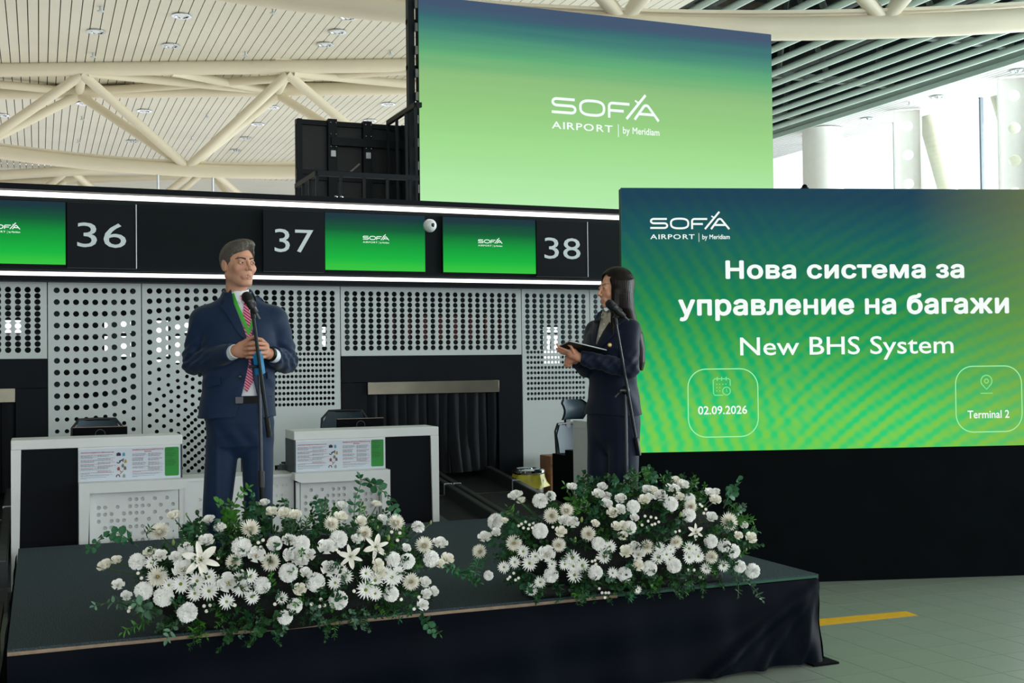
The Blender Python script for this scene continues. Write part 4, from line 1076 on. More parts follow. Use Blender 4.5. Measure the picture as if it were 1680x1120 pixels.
def body_mesh(fn, lo, hi, zcut, m, parent, tint):
    """one body mesh: the face is sampled finer than the rest"""
    a = sdf_mesh('body', lambda P: np.maximum(fn(P), P[:, 2]-zcut), lo, (hi[0], hi[1], zcut+.01), .0028, m, parent, tint)
    b = sdf_mesh('body', lambda P: np.maximum(fn(P), zcut-.006-P[:, 2]), (lo[0]*.55, -.17, zcut-.02), (.15, .17, hi[2]), .0017, m, parent, tint)
    bm = bmesh.new(); bm.from_mesh(a.data); bm.from_mesh(b.data); bm.to_mesh(a.data); bm.free(); a.data.shade_smooth()
    bpy.data.objects.remove(b); return a
def surf_y(fn, x, z, y0=-.5, y1=.3, off=0.):
    """front surface: first y (coming from the camera side) where the field falls below off"""
    ys = np.arange(y0, y1, .004, dtype=np.float32) if y1-y0 > .4 else np.arange(y0, y1, .001, dtype=np.float32); P = np.stack([np.full_like(ys, x), ys, np.full_like(ys, z)], 1)
    d = fn(P); i = np.nonzero(d < off)[0]
    if not len(i): return None
    i = i[0]
    if i == 0: return float(ys[0])
    return float(ys[i-1]+(ys[i]-ys[i-1])*(d[i-1]-off)/(d[i-1]-d[i]+1e-9))
def drape(name, fn, left, right, th, m, parent, off=.002, nx=5, sub=4, smooth=60):
    """band between two outlines (x,z) laid on the front of a field, with its own thickness"""
    L = []; R = []
    for i in range(len(left)-1):
        for k in range(sub):
            s = k/sub; L.append((left[i][0]*(1-s)+left[i+1][0]*s, left[i][1]*(1-s)+left[i+1][1]*s)); R.append((right[i][0]*(1-s)+right[i+1][0]*s, right[i][1]*(1-s)+right[i+1][1]*s))
    L.append(left[-1]); R.append(right[-1]); f = []; last = -.1
    for l, r in zip(L, R):
        for k in range(nx+1):
            s = k/nx; x = l[0]*(1-s)+r[0]*s; z = l[1]*(1-s)+r[1]*s; y = surf_y(fn, x, z)
            if y is None: y = last
            last = y; f.append(Vector((x, y-off, z)))
    n = nx+1; m_ = len(L)
    F = [Vector(v)-Vector((0, th, 0)) for v in f]; N = len(f); fs = []
    for j in range(m_-1):
        for i in range(nx):
            q = j*n+i; fs.append((q, q+1, q+n+1, q+n)); fs.append((q+n+N, q+n+1+N, q+1+N, q+N))
    for j in range(m_-1):
        for q in (j*n, j*n+nx): fs.append((q, q+n, q+n+N, q+N))
    for i in range(nx):
        for q in (i, (m_-1)*n+i): fs.append((q, q+1, q+1+N, q+N))
    o = MB().add(f+F, fs).build(name, m, parent, smooth=smooth)
    bm = bmesh.new(); bm.from_mesh(o.data); bmesh.ops.recalc_face_normals(bm, faces=bm.faces); bm.to_mesh(o.data); bm.free()
    return o
def skin_mat(name):
    m = mat(name, (200, 150, 124), .5, var=.05, scale=30, bump=.05, bscale=250, spec=.35); nt = m.node_tree
    b = nt.nodes['Principled BSDF']; at = nt.nodes.new('ShaderNodeVertexColor'); at.layer_name = 'tint'
    mx = nt.nodes.new('ShaderNodeMix'); mx.data_type = 'RGBA'; mx.blend_type = 'MULTIPLY'; mx.inputs['Factor'].default_value = 1
    nt.links.new(b.inputs['Base Color'].links[0].from_socket, mx.inputs['A']); nt.links.new(at.outputs[0], mx.inputs['B']); nt.links.new(mx.outputs['Result'], b.inputs['Base Color'])
    b.inputs['Subsurface Weight'].default_value = .08; b.inputs['Subsurface Radius'].default_value = (.01, .004, .002)
    return m
M_suit = mat('navy_suit_wool', (8, 36, 66), .62, var=.12, scale=40, bump=.12, bscale=500, sheen=.12, spec=.25)
M_wsuit = mat('navy_pinstripe_wool', (5, 20, 44), .62, var=.12, scale=40, bump=.12, bscale=500, sheen=.1, spec=.22)
M_shirt = mat('white_shirt', (226, 232, 236), .6, var=.02, bump=.1, bscale=300)
M_blouse = mat('cream_blouse', (214, 206, 186), .6, var=.02, bump=.1, bscale=300)
M_shoe = mat('black_shoe', (10, 10, 12), .25, spec=.5)
M_eye = mat('eye_white', (214, 208, 204), .3, var=.02); M_iris = mat('eye_dark', (40, 30, 26), .2); M_teeth = mat('teeth', (232, 226, 214), .3)

def head_field(H, fem):
    """head in its own frame: front is -y, origin between the ears"""
    w = .95 if fem else 1.
    X = np.abs(H[:, 0]); Q = np.stack([X, H[:, 1], H[:, 2]], 1)
    d = smin(ell(Q, (0, .018, .033), (.077*w, .096*w, .088)), ell(Q, (0, -.026, -.022), (.063*w, .064, .088*w)), .02)
    d = smin(d, rc(Q, (.053*w, .012, -.052), (.019, -.064, -.1 if not fem else -.096), .019 if not fem else .013, .016 if not fem else .012), .022)
    d = smin(d, ell(Q, (0, -.073, -.1 if not fem else -.095), (.020 if not fem else .014, .016, .016)), .014)
    d = smin(d, rc(Q, (0, -.083, .021), (.036, -.074, .024), .0095 if not fem else .007, .008), .014)
    d = smin(d, ell(Q, (.042*w, -.064, -.024 if not fem else -.03), (.02, .017, .018)), .02)
    d = smax(d, -ell(Q, (.032, -.102, .001), (.0200, .0170, .0130)), .010)
    eye = ell(Q, (.0315, -.0780, .003), (.0152, .0152, .0142)); eye = np.maximum(eye, -ell(Q, (.0315, -.0965, .0015), (.0128, .018, .0040 if not fem else .0044)))
    d = smin(d, eye, .0025)
    n = smin(rc(Q, (0, -.088, .014), (0, -.112 if not fem else -.107, -.026), .0062 if not fem else .0052, .0088 if not fem else .0068), ell(Q, (0, -.1155 if not fem else -.109, -.0295), (.0105 if not fem else .0088, .0105 if not fem else .009, .0095 if not fem else .008)), .006)
    n = smin(n, ell(Q, (.0125, -.102, -.034), (.0072, .0090, .0070)), .005); d = smin(d, n, .008)
    d = smax(d, -ell(Q, (.0065, -.108, -.041), (.0038, .005, .003)), .002)
    d = smin(d, ell(Q, (0, -.080, -.067), (.030, .0125, .018)), .012)
    w2 = .024 if not fem else .029; up = .0 if not fem else .005
    d = smin(d, rc(Q, (0, -.0945, -.0615), (w2, -.077, -.0640+up), .0036, .002), .004)
    d = smin(d, rc(Q, (0, -.0925, -.0780), (w2-.002, -.077, -.0685+up), .0045, .002), .004)
    d = smax(d, -rc(Q, (0, -.096, -.0697), (w2-.005, -.081, -.0660+up), .0042 if not fem else .0048, .0022), .0015)
    e = smin(ell(rotz(Q, -.25, (.078*w, .010, -.002)), (0, 0, 0), (.0062, .019, .031)), ell(Q, (.072*w, .004, -.02), (.008, .008, .012)), .006)
    e = smax(e, -ell(Q, (.089*w, .004, .003), (.0075, .010, .018)), .003)
    d = smin(d, e, .004)
    d = smin(d, rc(Q, (0, .022, -.06), (0, .035, -.21), .054 if not fem else .045, .056 if not fem else .048), .025)
    return d
def head_tint(H, fem):
    n = len(H); C = np.ones((n, 3)); f = -H[:, 1]; X = np.abs(H[:, 0]); z = H[:, 2]
    def blend(wt, col): C[:] = C*(1-wt[:, None])+C*np.array(col)*wt[:, None]
    lip = np.exp(-((z+.0695)/(.0085))**4)*np.exp(-(X/.025)**4)*(f > .083); blend(lip*.8, (.74, .50, .52))
    blend(np.exp(-((z+.03)**2+(X-.045)**2)/.0004)*(f > .04)*.35, (1.04, .86, .84))
    if not fem: blend(np.clip((-.04-z)/.03, 0, 1)*(z > -.13)*(f > .0)*(1-lip)*.38, (.74, .74, .78))
    blend((np.exp(-((X-.0315)**2/.0004+(z-.004)**2/.00016))*(f > .06))*.30, (.72, .62, .62))
    return C
def fingers(P, hand, k=.004):
    d = None
    for pts, r0 in hand:
        n = len(pts); rs = [r0*(1-.10*i) for i in range(n)]; e = chain(P, pts, rs); d = e if d is None else smin(d, e, .0025)
    return d

# ================================================================== the man
def build_man():
    px = lambda x, y: ((x-398+2.3*((988-y)/322))/330, (988-y)/322)
    t = thing('person', 'man in navy suit and pink striped tie with clasped hands behind a microphone stand', 'person', (.96, 6.08, SH), math.radians(-9.0))
    HC = np.array([-.008, .0, 1.722], np.float32); HA = math.radians(30); HT = math.radians(-3)
    toH = lambda P: rotx(rotz(P, HA, HC), HT)
    TR = [(.93, -.01, .0, .148, .100), (1.02, -.01, 0, .148, .100), (1.12, -.008, 0, .152, .103), (1.25, -.006, 0, .165, .108), (1.36, -.006, .0, .178, .112), (1.44, -.008, .005, .172, .098), (1.50, -.010, .01, .125, .075), (1.545, -.008, .015, .07, .055)]
    Lw, Rw = (-.022, -.215, 1.280), (.142, -.205, 1.262)
    hr = [([(.020, -.235, 1.310), (.055, -.262, 1.322), (.090, -.262, 1.310)], .0098),
          ([(.022, -.240, 1.292), (.062, -.268, 1.300)], .0098), ([(.022, -.238, 1.272), (.060, -.265, 1.276)], .0094), ([(.020, -.232, 1.255), (.052, -.258, 1.256)], .0085),
          ([(.000, -.225, 1.315), (.038, -.245, 1.338), (.066, -.262, 1.350)], .0105)]
    hl = [([(.116, -.262, 1.313), (.080, -.298, 1.316), (.044, -.296, 1.312), (.020, -.276, 1.306)], .0100),
          ([(.120, -.266, 1.291), (.082, -.304, 1.293), (.040, -.302, 1.290), (.014, -.280, 1.286)], .0102),
          ([(.118, -.264, 1.269), (.082, -.300, 1.270), (.042, -.298, 1.268), (.018, -.276, 1.264)], .0098),
          ([(.112, -.258, 1.249), (.080, -.290, 1.249), (.048, -.288, 1.248), (.028, -.270, 1.246)], .0086),
          ([(.126, -.238, 1.308), (.100, -.266, 1.334), (.072, -.276, 1.340)], .0105)]
    def torso(P):
        d = sect(P, TR)
        d = smin(d, rc(P, (-.15, .01, 1.445), (.15, .01, 1.445), .055, .055), .04)
        return d
    def arms(P, g=0.):
        a = chain(P, [(-.178, .012, 1.440), (-.222, .045, 1.225), Lw], [.056+g, .047+g, .031+g])
        b = chain(P, [(.168, .012, 1.440), (.222, .040, 1.225), Rw], [.056+g, .047+g, .031+g])
        return np.minimum(a, b)
    LEGS = (((-.085, .0, .90), (-.122, -.008, .50), (-.142, .01, .09)), ((.078, 0, .90), (.082, -.012, .50), (.090, .005, .09)))
    def body(P):
        d = smin(head_field(toH(P), False), torso(P), .03); d = smin(d, arms(P), .03)
        for a, b, c in LEGS: d = smin(d, chain(P, [a, b, c], [.066, .050, .036]), .02)
        for s, c in ((-1, LEGS[0][2]), (1, LEGS[1][2])): d = smin(d, rc(P, (c[0], c[1]+.01, .05), (c[0]+s*.03, c[1]-.14, .035), .036, .028), .02)
        h = smin(ell(P, (.002, -.232, 1.285), (.034, .020, .040)), fingers(P, hr), .008)
        g = smin(ell(P, (.115, -.238, 1.280), (.026, .030, .040)), fingers(P, hl), .006)
        return smin(smin(d, h, .012), g, .006)
    def tint(P):
        C = head_tint(toH(P), False); m = P[:, 2] < 1.5; C[m] = (.93, .88, .86); return C
    body_mesh(body, (-.31, -.33, -.01), (.30, .17, 1.87), 1.54, skin_mat('skin_man'), t, tint)
    # ---- face details
    Rm = Matrix.Translation(Vector(HC.tolist())) @ Matrix.Rotation(HA, 4, 'Z') @ Matrix.Rotation(HT, 4, 'X')
    def face(fem, Rm, t, brow_m, gaze):
        for s in (-1, 1):
            c = Vector((s*.0315, -.0778, .003))
            e = MB().ball(c, .0122, 16, None); 
            o = MB(); o.v = [tuple(Rm @ Vector(v)) for v in e.v]; o.f = e.f; eo = o.build('eyeball', M_eye, t)
            g = Vector(gaze).normalized(); M0 = g.to_track_quat('Z', 'Y').to_matrix().to_4x4()
            i_ = MB().lathe([(.0001, .0128), (.0042, .0122), (.0060, .0112), (.0060, .0098)], 14, Matrix.Translation(c) @ M0)
            o = MB(); o.v = [tuple(Rm @ Vector(v)) for v in i_.v]; o.f = i_.f; o.build('iris', M_iris, eo)
            # brow
            fn = lambda Q: head_field(Q, fem)
            L_ = []; R_ = []
            for k in range(6):
                u = k/5; x = s*(.012+.040*u); z = .0205+.0075*math.sin(u*2.4)-.002*u + (.003 if fem else 0); h = (.0042 if not fem else .0026)*(1-.6*u)
                L_.append((x, z+h)); R_.append((x, z-h))
            b = drape('eyebrow', fn, L_, R_, .0022, brow_m, t, off=.0012, nx=2, sub=3)
            for v in b.data.vertices: v.co = Rm @ v.co
        tm = MB().ball((0, -.0805, -.0672), (.019, .010, .0034), 14); o = MB(); o.v = [tuple(Rm @ Vector(v)) for v in tm.v]; o.f = tm.f; o.build('teeth', M_teeth, t)
    M_hair = mat('hair_grey_brown', (82, 76, 68), .55, var=.4, scale=140, bump=.25, bscale=320)
    face(False, Rm, t, mat('brow_brown', (44, 34, 28), .8), (.25, -1, .02))
    def hair(P):
        H = toH(P); f = -H[:, 1]; X = np.abs(H[:, 0]); z = H[:, 2]
        base = smin(ell(H, (0, .020, .036), (.0800, .0985, .0925)), ell(H, (0, -.02, .06), (.066, .072, .055)), .02)
        tuft = smin(base, ell(H, (.01, -.040, .100), (.056, .055, .030)), .018)
        line = np.where(f > 0, .000+.90*f, .62*f)-np.where(X > .058, .0, .0) + .012*np.sin(H[:, 0]*60)*(f > .05)
        line = np.where((X > .06) & (f > 0) & (f < .035), -.018, line)
        str_ = (.0010*np.sin(H[:, 0]*330+H[:, 1]*60+2*np.sin(f*40))+.0005*np.sin(H[:, 1]*260+z*420))*np.clip((z+.02)/.06, .3, 1)
        d = tuft+str_-.001
        d = smax(d, -(z-line)*.8, .004)
        return smax(d, -ell(H, (0, -.052, -.0), (.066, .06, .070)), .006)
    sdf_mesh('hair', hair, (-.13, -.16, 1.62), (.13, .15, 1.87), .0022, M_hair, t)
    # ---- shirt
    def shirt(P):
        d = sect(P, [(z, cx, cy, rx+.006, ry+.006) for z, cx, cy, rx, ry in TR]); d = smin(d, rc(P, (-.15, .01, 1.448), (.15, .01, 1.448), .058, .058), .04)
        nk = rc(P, (-.014, .022, 1.50), (-.014, .020, 1.60), .0600, .0585); nk = np.maximum(nk, P[:, 2]-(1.600+.30*P[:, 1]))
        d = smin(d, nk, .012); d = np.maximum(d, 1.0-P[:, 2])
        return np.maximum(d, -(rc(P, (-.014, .022, 1.5), (-.014, .020, 1.7), .0560, .0555)))
    sdf_mesh('shirt', shirt, (-.21, -.14, .99), (.21, .16, 1.63), .004, M_shirt, t)
    for pts, r in (((Lw, (-.040, -.190, 1.272)), .036), ((Rw, (.158, -.180, 1.256)), .036)):
        a, b = Vector(pts[0]), Vector(pts[1]); a = a+(b-a)*.15; MB().tube([a, a+(b-a)*.6, b, b+(b-a)*.8], r, 20).build('shirt_cuff', M_shirt, t)
    # collar wings
    for s, P0 in ((-1, [(-.052, 1.585), (-.030, 1.548), (.002, 1.520)]), (1, [(.056, 1.582), (.046, 1.545), (.040, 1.515)])):
        inner = [(.004*s+.004, 1.565), (.012, 1.548), (.012+.012*s, 1.534)]
        drape('collar_wing', shirt, P0, inner, .003, M_shirt, t, off=.004)
    # tie
    M_tie = mat('tie_pink', (172, 40, 78), .5, var=.1); nt = M_tie.node_tree; b = nt.nodes['Principled BSDF']
    wv = nt.nodes.new('ShaderNodeTexWave'); wv.inputs['Scale'].default_value = 26; mp = nt.nodes.new('ShaderNodeMapping'); mp.inputs['Rotation'].default_value = (0, math.radians(52), 0)
    tc = nt.nodes.new('ShaderNodeTexCoord'); nt.links.new(tc.outputs['Object'], mp.inputs[0]); nt.links.new(mp.outputs[0], wv.inputs['Vector'])
    cr = nt.nodes.new('ShaderNodeValToRGB'); cr.color_ramp.elements[0].color = (*lin((160, 26, 66)), 1); cr.color_ramp.elements[1].color = (*lin((222, 150, 176)), 1); cr.color_ramp.elements[0].position = .45; cr.color_ramp.elements[1].position = .75
    nt.links.new(wv.outputs[0], cr.inputs[0]); nt.links.new(cr.outputs[0], b.inputs['Base Color'])
    tl = [px(396, 488), px(400, 496), px(399, 520), px(401, 560), px(399, 600), px(396, 625), px(404, 642)]
    tr = [px(408, 490), px(406, 498), px(412, 522), px(415, 560), px(416, 600), px(417, 622), px(405, 643)]
    drape('tie', shirt, tl, tr, .005, M_tie, t, off=.004, nx=6)
    drape('tie_knot', shirt, [px(394, 484), px(396, 490), px(400, 498)], [px(410, 486), px(409, 492), px(406, 499)], .009, M_tie, t, off=.006, nx=5)
    # lanyard
    M_lan = mat('lanyard_green', (54, 172, 44), .5, var=.05)
    drape('lanyard', shirt, [px(379, 482), px(386, 502), px(398, 530), px(405, 545)], [px(384, 480), px(391, 500), px(403, 527), px(410, 543)], .0025, M_lan, t, off=.008, nx=2)
    drape('lanyard', shirt, [px(417, 502), px(414, 520), px(408, 540), px(404, 547)], [px(421, 502), px(418, 522), px(412, 542), px(408, 549)], .0025, M_lan, t, off=.008, nx=2)
    # ---- trousers
    def trousers(P):
        d = sect(P, [(.74, -.008, .005, .05, .05), (.80, -.008, .005, .135, .098), (.86, -.008, .005, .158, .112), (.92, -.008, .005, .168, .120), (1.0, -.008, .0, .168, .118), (1.06, -.008, 0, .166, .116)])
        for (a, b, c), s in zip(LEGS, (-1, 1)):
            c = (c[0]+s*.004, c[1], .035); b = (b[0], b[1], b[2])
            l = chain(P, [(a[0], a[1]+.008, a[2]), b, c], [.086, .072, .062])
            cr = -.004*np.exp(-((P[:, 0]-(b[0]+s*.0))/.012)**2)*(P[:, 1] < -.02)
            d = smin(d, l+cr, .018)
        d = d + .0022*np.sin(P[:, 2]*38+P[:, 0]*30)*np.clip((.35-P[:, 2])*5, 0, 1) + .002*np.sin(P[:, 0]*70+P[:, 2]*45)*np.exp(-((P[:, 2]-.84)/.07)**2)
        return np.maximum(d, np.maximum(.035-P[:, 2], P[:, 2]-1.055))
    sdf_mesh('trousers', trousers, (-.24, -.14, .02), (.21, .15, 1.07), .005, M_suit, t)
    bl = []; n = 40
    for i in range(n+1):
        a = 2*PI*i/n; bl.append((-.008+.172*math.copysign(abs(math.cos(a))**.87, math.cos(a)), .122*math.copysign(abs(math.sin(a))**.87, math.sin(a))))
    mb = MB(); vs = []
    for x, y in bl:
        for z in (1.018, 1.052): vs += [Vector((x, y, z)), Vector((x*1.018, y*1.03, z))]
    fs = [];
    for i in range(n): q = 4*i; fs += [(q+1, q+5, q+7, q+3), (q+2, q+3, q+7, q+6), (q, q+4, q+5, q+1)]
    mb.add(vs, fs); mb.build('belt', mat('belt_black', (6, 6, 8), .5, spec=.15), t)
    MB().box((-.030, -.139, 1.016), (.012, -.131, 1.054), bev=.003).build('belt_buckle', mat('buckle_dark', (60, 62, 66), .3, metal=.8), t)
    for (a, b, c), s in zip(LEGS, (-1, 1)):
        def shoe(P, c=c, s=s):
            q = rotz(P, s*.22, (c[0], c[1], 0)); d = smin(ell(q, (0, .01, .045), (.042, .05, .05)), ell(q, (0, -.13, .030), (.044, .10, .036)), .03); return np.maximum(d, .003-P[:, 2])
        sdf_mesh('shoe', shoe, (c[0]-.12, c[1]-.28, 0), (c[0]+.12, c[1]+.10, .12), .004, M_shoe, t)
    # ---- jacket
    zz = [px(0, y)[1] for y in (455, 470, 500, 540, 556, 596, 619, 645, 685)]
    xl = [px(x, y)[0] for x, y in ((376, 455), (379, 470), (384, 500), (399, 540), (405, 556), (408, 596), (403, 619), (397, 645), (384, 685))]
    xr = [px(x, y)[0] for x, y in ((416, 455), (417, 470), (421, 500), (415, 540), (411, 556), (412, 596), (415, 619), (421, 645), (430, 685))]
    o = np.argsort(zz); ZZ, XL, XR = np.array(zz)[o], np.array(xl)[o], np.array(xr)[o]
    JR = [(.945, -.016, .004, .196, .140), (1.0, -.014, .003, .190, .136), (1.10, -.010, 0, .180, .128), (1.20, -.008, 0, .180, .128), (1.32, -.008, 0, .194, .134), (1.42, -.008, .004, .192, .122), (1.475, -.009, .008, .168, .100), (1.52, -.010, .014, .128, .086), (1.56, -.013, .020, .090, .078), (1.60, -.014, .022, .071, .070), (1.63, -.014, .022, .068, .068)]
    def jbody(P): return smin(sect(P, JR, 2.2), rc(P, (-.158, .012, 1.452), (.150, .012, 1.452), .066, .066), .05)
    def jouter(P):
        d = jbody(P)
        a = chain(P, [(-.185, .014, 1.440), (-.232, .048, 1.225), (-.045, -.185, 1.272)], [.070, .062, .047])
        b = chain(P, [(.172, .014, 1.440), (.228, .042, 1.225), (.158, -.172, 1.256)], [.070, .062, .047])
        x, y, z = P[:, 0], P[:, 1], P[:, 2]
        w1 = np.exp(-((z-1.24)/.07)**2)*np.clip((np.abs(x)-.13)*12, 0, 1)
        fold = w1*(.0052*np.sin(z*95+x*60+y*55)+.003*np.sin(z*170-x*110+y*30))
        w2 = np.exp(-((z-1.36)/.08)**2)*np.clip((np.abs(x)-.15)*12, 0, 1)
        fold += w2*.003*np.sin(z*60-x*90+y*40)
        d = smin(smin(d, a, .022), b, .022)+fold
        d += .0035*np.sin(x*26+z*9+1)*np.exp(-((z-1.0)/.09)**2)
        # drag lines from the waist
        d += .0030*np.sin((z*46+np.abs(x+.01)*55))*np.exp(-((z-1.15)/.09)**2)*(y < 0)
        return d
    def jacket(P):
        x, y, z = P[:, 0], P[:, 1], P[:, 2]
        d = jouter(P); inner = smin(sect(P, [(q[0], q[1], q[2], q[3]-.011, q[4]-.011) for q in JR], 2.2), rc(P, (-.158, .012, 1.448), (.150, .012, 1.448), .056, .056), .05)
        d = np.maximum(d, -inner)
        L = np.interp(z, ZZ, XL); R = np.interp(z, ZZ, XR)
        gap = np.maximum(np.maximum(L-x, x-R), np.maximum(y-.0, .9-z)); gap = np.where(sect(P, [(q[0], q[1], q[2], q[3]+.02, q[4]+.02) for q in JR], 2.2) < .0, gap, .01)
        armz = np.maximum(y+.165, 0)  # the forearms pass in front of the opening
        d = np.maximum(d, -np.where(y < -.165, .01, gap))
        hem = .948-.012*np.clip(np.abs(x+.01)/.2, 0, 1)+.02*np.clip(1-np.abs(x-.01)/.06, 0, 1)*(y < 0)
        d = np.maximum(d, hem-z)
        d = np.maximum(d, z-(1.590+.28*y))
        nk = rc(P, (-.014, .022, 1.45), (-.014, .020, 1.75), .0618, .0600); d = np.maximum(d, -nk)
        # sleeve ends
        for e, dr in (((-.048, -.188, 1.272), (.73, -.68, .03)), ((.156, -.176, 1.256), (-.28, -.95, .06))):
            e = np.array(e, np.float32); dr = np.array(dr, np.float32); dr /= np.linalg.norm(dr)
            q = (P-e); pl_ = q@dr; near = np.linalg.norm(q, axis=1) < .085
            d = np.where(near, np.maximum(d, pl_), d)
        return d
    sdf_mesh('jacket', jacket, (-.32, -.27, .92), (.32, .18, 1.60), .0036, M_suit, t)
    M_lap = M_suit
    jb = lambda P: jbody(P)-.001
    e = [(379, 470), (384, 500), (399, 540), (405, 556)]; lo = [(366, 474), (366, 500), (386, 540), (404, 558)]
    drape('lapel', jb, [px(*q) for q in ((369, 486), (366, 499), (362, 503), (372, 515), (390, 545), (404, 560))], [px(*q) for q in ((379, 474), (384, 498), (386, 504), (390, 514), (400, 540), (406, 558))], .006, M_lap, t, off=.003, nx=5)
    drape('lapel', jb, [px(*q) for q in ((419, 484), (421, 496), (420, 505), (418, 520), (415, 540), (412, 557))], [px(*q) for q in ((429, 487), (440, 501), (447, 506), (440, 518), (428, 540), (414, 560))], .006, M_lap, t, off=.003, nx=5)
    drape('breast_pocket', jb, [px(428, 524), px(442, 517)], [px(429, 529), px(443, 522)], .003, M_lap, t, off=.003, nx=1)
    drape('pocket_flap', jb, [px(437, 611), px(447, 608)], [px(438, 621), px(449, 618)], .004, M_lap, t, off=.004, nx=2)
    drape('pocket_flap', jb, [px(337, 622), px(362, 618)], [px(338, 634), px(363, 629)], .004, M_lap, t, off=.004, nx=2)
    for q in ((398, 617),):
        x, z = px(*q); y = surf_y(jb, x-.012, z); MB().lathe([(.0085, 0), (.0085, .003), (.006, .004)], 12, Matrix.Translation((x-.012, y-.004, z)) @ Matrix.Rotation(PI/2, 4, 'X')).build('button', M_shoe, t)
    # watch
    a, b = Vector(Rw), Vector((.158, -.180, 1.256)); d = (b-a).normalized()
    MB().tube([a+d*-.012, a+d*.008], .0365, 20).build('watch_strap', M_shoe, t)
    return t
MAN = build_man()

# ================================================================== the woman
def build_woman():
    px = lambda x, y: ((x-1009.7+3.9*((949-y)/294.6))/295, (949-y)/294.6)
    t = thing('person', 'smiling woman with long dark hair in a navy suit holding a tablet', 'person', (2.97, 5.85, SH), math.radians(-26.9))
    HC = np.array([.018, .0, 1.612], np.float32); HA = math.radians(-62); HT = math.radians(2)
    SCL = .93
    toH = lambda P: rotx(rotz(P, HA, HC), HT)/SCL
    BA = math.radians(-46); BC = (.0, .02, 0)
    toB = lambda P: rotz(P, BA, BC)
    ca, sa = math.cos(BA), math.sin(BA)
    fromB = lambda x, y, z: (x*ca-y*sa+BC[0], x*sa+y*ca+BC[1], z)
    TR = [(.90, 0, 0, .160, .105), (1.0, 0, 0, .145, .098), (1.10, 0, 0, .125, .088), (1.22, 0, 0, .135, .095), (1.30, 0, -.008, .148, .106), (1.38, 0, 0, .145, .085), (1.44, 0, .01, .085, .06), (1.47, 0, .015, .055, .05)]
    SHL = fromB(.134, .01, 1.385); SHR = fromB(-.146, .01, 1.385)     # her left (near) and right (far) shoulder
    EL = (.092, -.172, 1.165); WL = (-.185, -.215, 1.232)
    ER = (-.150, .060, 1.170); WR = (-.215, -.135, 1.225)
    near = [([(-.225, -.222, 1.262), (-.262, -.222, 1.276), (-.290, -.214, 1.288), (-.300, -.206, 1.305)], .0078),
            ([(-.232, -.206, 1.258), (-.272, -.200, 1.268), (-.302, -.190, 1.280)], .0080),
            ([(-.230, -.190, 1.252), (-.268, -.178, 1.258), (-.296, -.168, 1.266)], .0078),
            ([(-.222, -.176, 1.246), (-.256, -.160, 1.250), (-.280, -.150, 1.256)], .0070),
            ([(-.205, -.236, 1.258), (-.222, -.246, 1.290), (-.236, -.240, 1.302)], .0085)]
    far = [([(-.250, -.128, 1.205), (-.262, -.150, 1.190), (-.250, -.172, 1.192)], .0078), ([(-.242, -.140, 1.200), (-.252, -.165, 1.184), (-.240, -.184, 1.190)], .0078),
           ([(-.232, -.150, 1.196), (-.240, -.175, 1.182), (-.228, -.190, 1.190)], .0076), ([(-.222, -.156, 1.196), (-.228, -.178, 1.188)], .007), ([(-.225, -.118, 1.235), (-.252, -.128, 1.250), (-.270, -.140, 1.256)], .0082)]
    LEGS = ((fromB(-.085, 0, .86), fromB(-.080, -.02, .48), fromB(-.075, .01, .11)), (fromB(.085, 0, .86), fromB(.080, -.01, .48), fromB(.070, .03, .11)))
    def body(P):
        B_ = toB(P); d = smin(sect(B_, TR), head_field(toH(P), True)*SCL, .025)
        d = smin(d, rc(P, SHL, SHR, .042, .042), .03)
        d = smin(d, chain(P, [SHL, EL, WL], [.042, .034, .022]), .02); d = smin(d, chain(P, [SHR, ER, WR], [.042, .034, .022]), .02)
        for a, b, c in LEGS: d = smin(d, chain(P, [a, b, c], [.074, .05, .032]), .03)
        for a, b, c in LEGS:
            u = np.array(fromB(0, -1, 0))-np.array(fromB(0, 0, 0)); e = (c[0]+u[0]*.13, c[1]+u[1]*.13, .03); d = smin(d, rc(P, (c[0], c[1], .09), e, .03, .022), .02)
        h = smin(chain(P, [WL, (-.215, -.205, 1.252)], [.021, .030]), fingers(P, near), .01); h = np.maximum(h, -10)
        g = smin(chain(P, [WR, (-.236, -.130, 1.215)], [.021, .027]), fingers(P, far), .01)
        return smin(smin(d, h, .008), g, .008)
    def tint(P):
        C = head_tint(toH(P), True); m = P[:, 2] < 1.45; C[m] = (.95, .88, .86); return C*1.28
    body_mesh(body, (-.34, -.29, -.01), (.27, .25, 1.74), 1.46, skin_mat('skin_woman'), t, tint)
    Rm = Matrix.Translation(Vector(HC.tolist())) @ Matrix.Rotation(HA, 4, 'Z') @ Matrix.Rotation(HT, 4, 'X') @ Matrix.Scale(SCL, 4)
    for s in (-1, 1):
        c = Vector((s*.0315, -.0778, .003)); e = MB().ball(c, .0122, 16); e.v = [tuple(Rm @ Vector(v)) for v in e.v]; eo = e.build('eyeball', M_eye, t)
        g = Vector((-.1, -1, -.05)).normalized(); M0 = g.to_track_quat('Z', 'Y').to_matrix().to_4x4()
        i_ = MB().lathe([(.0001, .0128), (.0042, .0122), (.0060, .0112), (.0060, .0098)], 14, Matrix.Translation(c) @ M0); i_.v = [tuple(Rm @ Vector(v)) for v in i_.v]; i_.build('iris', M_iris, eo)
        fn = lambda Q: head_field(Q, True); L_ = []; R_ = []
        for k in range(6):
            u = k/5*.82; x = s*(.012+.040*u); z = .0235+.0075*math.sin(u*2.4)-.002*u; h = .0026*(1-.6*u); L_.append((x, z+h)); R_.append((x, z-h))
        b = drape('eyebrow', fn, L_, R_, .0012, mat('brow_dark', (24, 18, 16), .8), t, off=.0010, nx=2, sub=3)
        for v in b.data.vertices: v.co = Rm @ v.co
